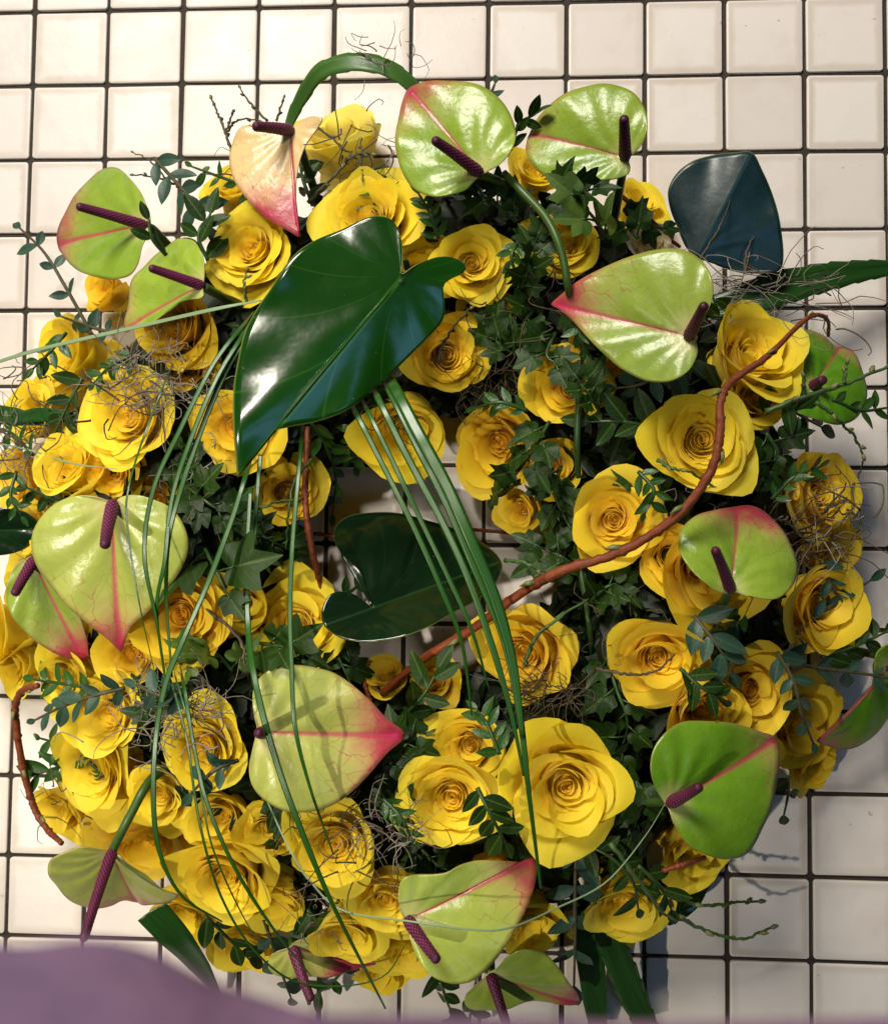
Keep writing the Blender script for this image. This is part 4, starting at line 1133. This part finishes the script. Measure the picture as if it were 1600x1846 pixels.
SPR = [
 ('euc',[(278,285,.085),(310,320,.095),(345,360,.105),(375,410,.10)],58,4,"blue-green eucalyptus cluster between the far upper left spathe and cream spathe"),
 ('euc',[(170,610,.06),(120,520,.065),(80,455,.060),(35,410,.05)],46,4,"thin airy eucalyptus spray reaching over tiles at upper left"),
 ('euc',[(200,600,.07),(150,585,.06),(110,570,.05)],34,3,"small round-leaved eucalyptus tip by the left rim rose"),
 ('euc',[(225,1240,.115),(165,1255,.115),(110,1275,.105),(60,1300,.09)],48,5,"eucalyptus sprig over the left roses below the darker spathe"),
 ('euc',[(430,1370,.145),(385,1390,.150),(345,1430,.145)],50,3,"eucalyptus cluster in front of the rose beside the lime spathe"),
 ('euc',[(1370,1195,.085),(1430,1145,.085),(1500,1090,.075),(1570,1045,.065)],46,4,"eucalyptus branch reaching up right over tiles beside the shaded rose"),
 ('euc',[(1250,1110,.120),(1290,1160,.125),(1320,1210,.120)],62,3,"dark eucalyptus cluster below the round green spathe"),
 ('euc',[(1400,1175,.115),(1430,1230,.115),(1445,1290,.11),(1465,1340,.095)],48,4,"drooping eucalyptus over the orange-shaded rose at right"),
 ('euc',[(1400,1190,.09),(1480,1205,.085),(1560,1215,.075),(1610,1225,.07)],46,4,"eucalyptus branch lying level in front of the horn-like spathe"),
 ('euc',[(1038,1530,.090),(1036,1610,.088),(1036,1690,.075),(1034,1780,.055)],62,4,"upright grey-green eucalyptus stem at the bottom, right of the red-tipped spathe"),
 ('rus',[(860,1420,.145),(885,1470,.145),(910,1520,.135)],62,5,"dark pointed leaves between the open rose and the largest rose"),
 ('rus',[(730,1290,.10),(765,1250,.11),(790,1205,.11)],70,3,"dark pointed leaves beside the small low rose under the red stem"),
 ('euc',[(470,1640,.075),(490,1700,.065),(510,1760,.045),(525,1800,.03)],56,4,"dark eucalyptus hanging over tiles at the bottom left of thin spathe"),
 ('rus',[(370,1650,.07),(410,1690,.06),(450,1730,.05)],54,4,"leafy sprig under the lowest bottom left rose"),
 ('euc',[(1215,650,.120),(1160,690,.120),(1110,700,.115)],62,3,"blue-lit leaves just below the pink-ribbed spathe's belly"),
 ('rus',[(1180,770,.110),(1120,760,.112),(1060,760,.108)],66,3,"dark leaves left of the large open swirl rose"),
 ('rus',[(920,270,.100),(935,225,.110),(965,205,.115)],46,4,"dark leaves between the two uppermost green spathes"),
 ('euc',[(880,180,.08),(892,150,.07)],36,1,"small leaf tip showing above the top centre spathe's right shoulder"),
 ('myr',[(560,760,.085),(590,810,.075),(605,860,.060),(600,930,.040)],44,7,"dense myrtle sprig hanging into the left side of the opening"),
 ('myr',[(640,770,.07),(632,810,.06),(640,840,.05)],40,4,"short myrtle sprig at the top edge of the opening under grass"),
 ('myr',[(590,1090,.055),(640,1060,.035),(665,1020,.02)],40,4,"myrtle tip low in the opening left of the dark heart leaf"),
 ('rus',[(150,680,.08),(120,735,.08),(95,790,.075)],48,4,"dark leafy sprig between left rim rose and the ruffled rose"),
 ('rus',[(150,900,.090),(100,900,.085),(50,880,.075)],50,4,"leafy sprig over the far left rose just above the largest spathe"),
 ('myr',[(150,1375,.060),(100,1385,.055),(55,1400,.045)],56,5,"dark myrtle sprig over tiles inside the willow loop at left"),
 ('myr',[(165,1240,.10),(110,1232,.09),(60,1225,.08)],44,4,"myrtle sprig beside the upper end of the willow loop"),
 ('myr',[(620,370,.105),(660,335,.105),(700,318,.10),(735,320,.09)],40,6,"fresh green myrtle behind the big open rose, left of top centre spathe"),
 ('rus',[(560,360,.09),(545,320,.085),(540,280,.08)],50,4,"dark leaves in the gap between cream spathe and pale lemon rose"),
 ('myr',[(470,345,.08),(400,320,.07),(345,300,.06)],40,4,"myrtle twig reaching left behind the cream spathe"),
 ('myr',[(1340,1100,.11),(1310,1140,.115),(1260,1190,.11)],48,4,"dark myrtle over ivy below the round green spathe's stalk"),
 ('rus',[(1050,1520,.10),(1100,1545,.105),(1140,1590,.10),(1150,1640,.09)],52,5,"leafy sprig draped over the rose below the largest rose"),
 ('ivy',[(930,400,.11),(890,365,.118),(860,350,.12)],58,3,"ivy leaves below the top centre spathe's stem"),
 ('ivy',[(985,360,.11),(1020,340,.118),(1060,345,.12)],56,3,"ivy just under the belly of the top right spathe"),
 ('ivp',[(1090,430,.11),(1075,400,.118),(1050,370,.122)],92,2,"large pale olive ivy leaves under the top right spathe"),
 ('ivy',[(940,520,.11),(955,480,.122),(965,440,.125)],54,4,"ivy spray in front of the rose crossed by the thick green stem"),
 ('ivy',[(1150,430,.10),(1130,400,.10),(1190,410,.09)],50,3,"ivy around the small rose by the short red twig"),
 ('ivy',[(370,990,.12),(390,1030,.130),(405,1060,.132)],92,2,"clear dark ivy leaf with pale veins right of the largest left spathe"),
 ('ivy',[(470,1160,.12),(505,1165,.132),(545,1175,.132)],66,3,"ivy leaves lying across the rose striped by grass shadows"),
 ('ivp',[(420,1210,.10),(390,1180,.108),(365,1190,.108)],70,3,"pale ivy leaves below the orange-hearted rose at left"),
 ('ivy',[(990,760,.11),(960,810,.115),(925,860,.105),(890,905,.08)],64,5,"dark ivy trailing over the pointed-petal rose to the glittering tile"),
 ('ivy',[(1000,600,.11),(985,640,.115),(1010,660,.118)],58,3,"ivy above the deep yellow cupped rose"),
 ('ivy',[(1080,740,.11),(1060,710,.120),(1045,690,.122)],52,3,"small ivy leaves over the right half of the deep yellow cupped rose"),
 ('ivy',[(1020,560,.10),(1060,580,.105),(1090,620,.10)],56,3,"ivy in the shade under the pink-ribbed spathe's red tip"),
 ('ivy',[(1010,840,.09),(1000,890,.095),(1020,940,.095)],60,4,"dark ivy left of the rosebud with the tall petal"),
 ('ivy',[(1060,1060,.09),(1020,1010,.095),(980,990,.09)],60,4,"dark ivy under the middle of the thick willow stem"),
 ('ivy',[(1060,1090,.09),(1090,1060,.10),(1120,1050,.10)],58,3,"ivy between the rosebud and the egg-shaped golden rose"),
 ('ivy',[(1090,1180,.09),(1110,1240,.10),(1130,1300,.10),(1120,1350,.095)],66,5,"dark ivy column between the largest rose and the egg-shaped rose"),
 ('ivy',[(1140,1380,.09),(1150,1440,.10),(1140,1500,.095)],60,4,"dark ivy right of the largest rose, beside the bottom right spathe's stalk"),
 ('ivy',[(340,880,.11),(380,910,.115),(420,930,.112)],60,4,"shaded ivy right of the largest left spathe's top"),
 ('ivy',[(440,950,.09),(480,970,.095),(520,990,.085)],58,4,"shaded ivy behind the hanging blades left of opening"),
 ('ivp',[(440,1030,.10),(430,1000,.11),(445,985,.112)],44,2,"small round light green leaves on the hanging stem left of opening"),
 ('ivy',[(690,1380,.10),(725,1350,.105),(750,1320,.10)],60,4,"ivy right of the flat lime spathe's red tip"),
 ('ivy',[(640,1200,.07),(610,1180,.075),(660,1290,.07)],56,3,"dark ivy in shade below the leaf in the opening"),
 ('ivy',[(720,310,.09),(700,350,.10),(735,365,.10)],48,3,"ivy tucked left of the top centre spathe"),
 ('ivy',[(930,640,.10),(900,620,.105),(880,590,.105)],52,3,"ivy in the dark gap below the round cupped golden rose"),
 ('ivy',[(960,560,.10),(940,590,.105),(950,620,.10)],54,3,"ivy left of the red tip of the pink-ribbed spathe"),
 ('ivy',[(560,620,.08),(540,560,.08),(400,640,.09)],48,3,"ivy hidden beneath the left edge of the large heart leaf"),
 ('ivy',[(310,830,.10),(350,860,.105),(330,810,.11)],48,3,"ivy below the ruffled twig-grown rose"),
 ('ivy',[(1190,900,.10),(1150,880,.105),(1200,930,.10)],54,3,"dark ivy inside the curve of the thick willow stem"),
 ('ivy',[(1380,780,.09),(1400,820,.09),(1370,850,.09)],56,4,"dark ivy between large swirl rose and right rim rose"),
 ('rus',[(1380,690,.10),(1430,740,.095),(1480,770,.08)],56,4,"dark leaves under the dark spathe at the right edge"),
 ('rus',[(1420,1400,.07),(1420,1430,.06),(1412,1470,.05)],50,2,"small leaf cluster hanging below the red tip of the bottom right spathe"),
 ('ivy',[(500,1420,.10),(520,1470,.105),(500,1510,.10)],54,4,"dark ivy between the two bright roses below the flat lime spathe"),
 ('ivy',[(740,1480,.10),(720,1440,.105),(700,1420,.10)],50,4,"ivy among grey moss left of the open rose"),
 ('ivy',[(930,1580,.09),(960,1540,.095),(1000,1560,.09)],52,4,"ivy below the largest rose's lowest petal"),
 ('ivy',[(300,1250,.10),(280,1290,.105),(250,1240,.10)],46,3,"small dark ivy beside grey moss at lower left"),
 ('rus',[(555,1640,.08),(580,1680,.07),(540,1700,.06)],52,4,"dark leaves above the thin pink-veined spathe"),
 ('rus',[(790,1745,.05),(800,1790,.035),(815,1830,.02)],50,4,"dark leaves at the bottom edge between the two bottom spathes"),
 ('rus',[(1010,1600,.08),(1005,1650,.07),(990,1690,.06)],50,3,"dark leaves right of the bottom spathe along the long blade's end"),
 ('ivy',[(760,1530,.09),(790,1560,.09),(820,1570,.09)],50,3,"ivy just above the bottom lime spathe"),
 ('euc',[(345,1250,.14),(295,1255,.148),(245,1235,.142)],52,3,"eucalyptus leaves right beside the grey moss nest at lower left"),
 ('myr',[(190,1400,.075),(130,1350,.065),(70,1330,.05)],52,5,"upper of two myrtle sprigs over tiles inside the willow loop"),
 ('myr',[(60,820,.07),(20,780,.06),(-20,770,.05)],44,4,"myrtle twig leaving the picture at far left above the dark leaf"),
 ('rus',[(115,830,.088),(90,880,.085),(95,920,.08)],50,4,"dark leaves lying over the far left edge rose"),
 ('rus',[(375,470,.108),(358,425,.112),(380,385,.112)],64,4,"broad dark leaves left of the ruffled open rose"),
 ('rus',[(300,460,.145),(275,430,.152),(268,395,.155)],52,2,"dark leaves hanging in front of the two upper left spathes"),
 ('rus',[(1480,1185,.08),(1540,1165,.075),(1595,1140,.07)],52,4,"dark leaves at right edge just above the horn-like spathe"),
 ('rus',[(630,1720,.05),(605,1765,.035),(560,1800,.02)],46,4,"dark leaves over tiles just below the thin spathe"),
 ('rus',[(860,1775,.05),(850,1810,.04),(845,1855,.03)],48,3,"dark leaves at bottom picture edge under the bottom lime spathe"),
 ('rus',[(1150,1560,.10),(1190,1600,.095),(1210,1640,.085)],50,4,"dark leaves below the rose under the bottom right spathe's edge"),
 ('euc',[(1480,1010,.085),(1500,1060,.08),(1530,1100,.07)],46,3,"eucalyptus tip over tiles right of the round spathe's shaded rose"),
 ('myr',[(900,1360,.13),(880,1310,.13),(860,1280,.125)],44,4,"slim leaves behind the grass bundle above the open rose"),
 ('myr',[(1390,900,.112),(1430,860,.118),(1480,840,.112)],36,5,"fine leafy twig lying on the right rim rose above the brown tangle"),
 ('myr',[(1500,720,.09),(1550,740,.085),(1600,735,.08)],36,4,"fine leaves under the thorny branch at the right picture edge"),
 ('myr',[(790,430,.12),(775,385,.125),(755,350,.12)],36,5,"fine leaves between the big open rose and the top centre spathe"),
 ('myr',[(945,420,.12),(922,460,.126),(932,500,.12)],36,5,"fine leaves right of the round cupped golden rose"),
 ('myr',[(120,600,.08),(90,635,.085),(60,665,.08)],38,5,"fine leaves at the left rim above bare curled twigs"),
 ('myr',[(30,850,.085),(20,895,.09),(40,930,.085)],36,4,"fine leaves just above the dark leaf at left picture edge"),
 ('myr',[(1150,850,.128),(1178,885,.132),(1162,925,.125)],38,4,"fine leaves between the rosebud and the large swirl rose"),
 ('rus',[(1225,1205,.125),(1262,1238,.128),(1305,1262,.122)],48,4,"dark leaves over the shaded rose above the bottom right spathe"),
 ('myr',[(690,1440,.132),(722,1472,.136),(742,1512,.13)],36,5,"fine leaves left of the open rose among moss strands"),
 ('myr',[(1080,560,.125),(1045,600,.128),(1060,640,.122)],36,5,"fine leaves below the pink-ribbed spathe's red tip"),
 ('myr',[(950,740,.12),(900,725,.122),(860,735,.115)],36,4,"fine leaves on top of the pointed-petal rose"),
 ('myr',[(240,640,.12),(200,660,.122),(170,690,.115)],38,4,"fine leaves between the left rim rose and moss nest"),
 ('rus',[(1330,560,.08),(1290,570,.085),(1250,540,.08)],46,3,"dark leaves behind the pink-ribbed spathe's right side"),
]
for i, s in enumerate(SPR): sprig(s[0], s[1], s[2], s[3] + (2 if s[0] in ('ivy', 'rus') and s[3] >= 3 else 0), s[4], seed=300 + i)

# ------------------------------------------------------------------ bare twigs with buds
def twig(branches, rpx, label, mat='twig', seed=0, bud=True):
    rs = np.random.RandomState(seed)
    root = thing("bare_twig", label, "twig", Matrix.Translation(P(*branches[0][0])), "bare twigs in the wreath")
    for bi, br in enumerate(branches):
        wp = np.array([tuple(P(*p)) for p in br])
        q = cat_rom(wp, max(8, 7 * len(wp)))
        q[1:-1] += rs.randn(len(q) - 2, 3) * 0.00028
        L = len(q)
        r0 = rpx * px2m(br[0][2]) * (1 if bi == 0 else .75)
        rr = np.linspace(r0, r0 * .5, L)
        rr[::5] *= 1.3
        V, Fc, U = tube_geo(q - q[0], rr, 6)
        put("stem", mk("stem", V, Fc, MT[mat], U), root, Matrix.Translation(q[0]))
        if bud:
            for k in list(range(6, L - 2, 8)) + [L - 2]:
                d = q[min(k + 1, L - 1)] - q[k - 1]; d /= np.linalg.norm(d)
                s = rs.randn(3); s -= d * s.dot(d); s /= np.linalg.norm(s)
                if k == L - 2: s *= 0.1
                dd = d * .8 + s * .6; dd /= np.linalg.norm(dd)
                g = tube_geo([np.zeros(3), dd * r0 * 1.5, dd * r0 * 3.2, dd * r0 * 4.2], np.array([.5, 1.15, .8, .1]) * r0, 6)
                put("bud", mk("bud", g[0], g[1], MT['bud' if mat == 'greentwig' or k == L - 2 else mat]), root, Matrix.Translation(q[k]))
twig([[(425,310,.08),(415,265,.085),(405,235,.085),(393,205,.08),(380,175,.075)],[(405,240,.085),(415,215,.085),(420,198,.08)],[(408,240,.085),(430,216,.09),(470,217,.09)],[(482,218,.09),(450,185,.085),(430,155,.08)],[(498,218,.09),(506,195,.085),(512,172,.08)]], 3.2, "bare branching twig sticking up over tiles above the cream spathe", seed=1)
twig([[(555,365,.10),(600,320,.11),(640,280,.112),(670,276,.11)],[(575,232,.10),(612,262,.11),(615,300,.11)],[(612,262,.11),(645,290,.11),(655,322,.11)],[(650,295,.11),(652,275,.11),(650,252,.105)]], 3.2, "dark bare twig in front of the pale lemon rose", seed=2)
twig([[(1170,1600,.075),(1215,1618,.07),(1270,1632,.062),(1320,1628,.055),(1370,1624,.05)]], 4.2, "upper of two budded green twigs over tiles at the bottom right", 'greentwig', 3)
twig([[(1190,1630,.070),(1230,1658,.062),(1290,1684,.055),(1340,1692,.05),(1395,1670,.045)]], 4.2, "lower of two budded green twigs over tiles at the bottom right", 'greentwig', 4)
twig([[(1380,742,.11),(1450,715,.115),(1530,690,.11),(1620,650,.10)],[(1470,725,.115),(1510,755,.11),(1540,790,.10),(1555,822,.095)],[(1520,690,.112),(1525,655,.115)],[(1450,712,.115),(1448,680,.118)]], 5, "thorny dark green branch coming in from the right picture edge", 'greentwig', 5)
twig([[(1470,930,.08),(1520,900,.07),(1545,860,.06),(1555,830,.05)]], 2.6, "thin bare twig standing over tiles at the right edge", 'dryvine', 6, False)
twig([[(790,650,.13),(800,620,.135),(825,580,.135),(850,555,.13)]], 3.0, "short dark twig across the rose at the right edge of the large leaf", seed=7)
twig([[(330,340,.08),(285,320,.075),(235,315,.065)],[(300,322,.075),(270,290,.07),(240,275,.065)]], 2.6, "fine dark twig pointing left over tiles above the far upper left spathe", seed=8)
twig([[(560,830,.09),(530,870,.10),(520,930,.10),(515,990,.09)]], 3.2, "dark green vine hanging left of the thin red stem", 'greentwig', 9, False)
twig([[(450,925,.10),(500,905,.105),(545,900,.10)]], 3.2, "short green vine lying level behind the straight blade", 'greentwig', 10, False)
twig([[(945,1200,.135),(965,1150,.14),(1000,1120,.14),(1060,1080,.13)]], 4.0, "dark green twig lying on the closed smooth rose", 'greentwig', 11, False)
twig([[(910,1010,.11),(950,1015,.12),(985,1030,.12),(1050,1010,.12)]], 3.5, "green twig tip just above the middle of the red willow stem", 'greentwig', 12)
twig([[(1185,830,.13),(1210,845,.135),(1240,850,.132),(1290,880,.12)]], 3.5, "budded twig across the lower petals of the large swirl rose", 'greentwig', 13)
twig([[(1075,1205,.135),(1130,1215,.145),(1180,1210,.148),(1215,1180,.14)]], 3.0, "pale bare twig lying on the egg-shaped golden rose", 'dryvine', 14, False)
twig([[(445,545,.13),(440,510,.135),(445,490,.135)]], 3.0, "tiny budded green shoot in front of the ruffled rose beside the large leaf", 'greentwig', 15)
twig([[(330,1060,.11),(430,1150,.125),(440,1200,.125),(460,1240,.11)]], 3.4, "brown stem slanting down right between the orange-hearted and striped roses", 'dryvine', 16, False)
twig([[(1100,1520,.12),(1160,1600,.11),(1200,1650,.09),(1240,1660,.07)]], 4.2, "dark green vine slanting past the rose below the largest rose", 'greentwig', 17, False)
twig([[(1260,470,.09),(1300,400,.08),(1315,360,.075),(1320,320,.07)]], 2.0, "pale thin dry twig in front of the folded blue-green leaf", 'dryvine', 18, False)
twig([[(1340,490,.07),(1350,440,.07),(1380,405,.065),(1400,402,.06)]], 2.2, "pale curled dry twig on the blue half of the folded leaf", 'dryvine', 19, False)

# ------------------------------------------------------------------ tufts of curly grey moss
def moss(px, py, z, rx, ry, nst, label, mat='moss', seed=0, rad=0.00032, flatz=0.5, length=1.35, wild=0.32):
    rs = np.random.RandomState(seed)
    c = np.array(P(px, py, z)); k = px2m(z)
    V, Fc = [], []
    for s in range(nst):
        a, rr = rs.rand() * 6.28, math.sqrt(rs.rand()) * 0.85
        p = np.array([math.cos(a) * rx * rr * k, math.sin(a) * ry * rr * k, rs.randn() * 0.004])
        d = np.array([math.cos(a + 1.6 * rs.randn()) * rx, math.sin(a + 1.6 * rs.randn()) * ry, 0]) / max(rx, ry); d = d / (np.linalg.norm(d) + 1e-9)
        d[2] = rs.uniform(-.3, .6)
        L = max(rx, ry) * k * rs.uniform(.35, 1.0) * length
        n = 16
        ax_ = rs.randn(3); ax_ /= np.linalg.norm(ax_)
        q = [p.copy()]
        for i in range(n - 1):
            ax_ = ax_ + rs.randn(3) * wild; ax_ /= np.linalg.norm(ax_)
            d = d + np.cross(ax_, d) * (rs.uniform(.6, 1.2) if rs.rand() < .16 else rs.uniform(.0, .20)); d[2] *= .85 + .1 * flatz; d /= np.linalg.norm(d)
            q.append(q[-1] + d * L / n)
        r = rad * rs.uniform(.6, 1.3)
        g = tube_geo(q, np.linspace(r, r * .5, n), 4)
        o = len(V); V += list(g[0]); Fc += [tuple(x + o for x in f) for f in g[1]]
    ob = put("moss_tuft", mk("moss_tuft", V, Fc, MT[mat]), None, Matrix.Translation(c))
    tag(ob, label, "moss", "tufts of curly moss and fine twigs")
MOSS = [
 (290,690,.125,105,70,75,"dense nest of curly grey moss above the ruffled left rose",'moss',.00034),
 (240,720,.135,110,90,14,"loose curly dark twigs spread over the ruffled left rose",'dryvine',.0005),
 (690,112,.085,70,55,16,"wispy grey curls on the toothed leaf at the very top",'moss',.00036),
 (700,275,.11,60,50,12,"wispy grey curls left of the top centre spathe",'moss',.00030),
 (1390,535,.085,120,55,34,"tangle of grey curls on the strap leaf at upper right",'moss',.00036),
 (1300,545,.10,70,50,20,"grey curls right beside the pink-ribbed spathe",'moss',.00034),
 (1480,940,.085,110,85,34,"tangle of bare brown curly twigs at the right rim",'dryvine',.00055),
 (1480,935,.090,90,70,16,"pale curls within the brown tangle at the right rim",'moss',.00036),
 (310,1262,.135,90,48,60,"grey moss nest at lower left under the grass blades",'moss',.00034),
 (670,1535,.125,110,80,24,"grey-brown curls over the bright roses at bottom centre",'dryvine',.00040),
 (700,1500,.130,80,50,32,"grey moss strands left of the open rose",'moss',.00032),
 (870,660,.095,80,80,60,"shaded brown moss right of the large leaf's edge rose",'dryvine',.00036),
 (15,800,.06,70,70,40,"grey moss hanging over tiles at the far left edge",'moss',.00034),
 (120,1440,.06,75,60,14,"fine brown curls over tiles inside the willow loop",'dryvine',.00034),
 (60,690,.07,70,60,9,"few bare curled twigs over tiles at the left rim",'dryvine',.00045),
 (985,1250,.105,80,28,60,"small brown moss nest under the closed smooth rose",'dryvine',.00034),
 (360,1320,.150,60,45,10,"pale stiff curls in front of the lower left roses",'moss',.00040),
 (720,755,.10,60,50,10,"thin curls under the grass bundle near the opening",'dryvine',.00034),
 (560,1650,.08,70,50,18,"fine curls above the thin pink-veined spathe",'moss',.00030),
 (370,830,.11,40,50,12,"pale curls right of the ruffled rose by the hanging blades",'moss',.00036),
 (60,760,.085,110,90,26,"dark kinked twigs sprawling over the far left roses",'dryvine',.00040),
 (655,250,.105,90,70,14,"dark kinked twigs around the pale lemon rose",'dryvine',.00042),
 (450,330,.09,90,40,10,"thin dark twigs left of the cream spathe",'dryvine',.00036),
 (1450,560,.08,110,60,14,"dark kinked twigs over the dark strap leaf at right",'dryvine',.00038),
 (570,1450,.12,80,60,14,"thin twigs below the flat lime spathe",'dryvine',.00034),
 (230,1340,.125,110,50,12,"pale kinked twigs over the lower left roses",'moss',.00036),
 (1150,640,.10,90,60,14,"thin dark twigs under the pink-ribbed spathe",'dryvine',.00034),
 (960,560,.115,110,90,16,"thin dark twigs in the ivy left of the pink-ribbed spathe",'dryvine',.00036),
 (1100,1130,.11,100,60,14,"thin dark twigs between rosebud and egg-shaped rose",'dryvine',.00034),
 (330,900,.12,90,60,12,"thin twigs above the largest left spathe's right shoulder",'dryvine',.00034),
 (100,1000,.10,90,80,10,"thin twigs around the darker left spathe",'dryvine',.00034),
 (1230,880,.11,80,50,12,"grey curls above the round green spathe",'moss',.00036),
]
for i, (x, y, z, rx, ry, n, lab, mat, rad) in enumerate(MOSS): moss(x, y, z, rx, ry, n if n < 30 else int(n * 1.3), lab, mat, 500 + i, rad)

# ------------------------------------------------------------------ the photographer's purple scarf, close to the lens
def near(px, py, depth): return CAM + ray(px, py) * depth
q = cat_rom([tuple(near(*p)) for p in ((-900, 2010, 0.0741), (-300, 1985, 0.0718), (0, 1978, 0.0702), (140, 1988, 0.0702), (300, 2045, 0.0710), (480, 2085, 0.0725), (700, 2102, 0.0733), (1100, 2108, 0.0741), (1700, 2112, 0.0749), (2300, 2140, 0.0764))], 120)
k0 = 0.071 / F_PX
rs = np.random.RandomState(3)
V, Fc = [], []
o = q[0].copy()
g = tube_geo(q - o, 250 * k0, 48)
V = np.array(g[0]); ctr = np.repeat(q - o, 48, axis=0)
idx = np.arange(len(V)); aa = (idx % 48) / 48 * 6.283; ll = (idx // 48) / 120
fold = 1 + 0.035 * np.sin(5 * aa + 9 * ll) + 0.03 * np.sin(11 * aa - 14 * ll) + 0.02 * np.sin(31 * ll + 3 * aa)
V = ctr + (V - ctr) * fold[:, None]
sc = put("purple_scarf", mk("purple_scarf", V, g[1], MT['cloth']), None, Matrix.Translation(o))
tag(sc, "blurred purple fabric close to the lens along the bottom left edge", "scarf")
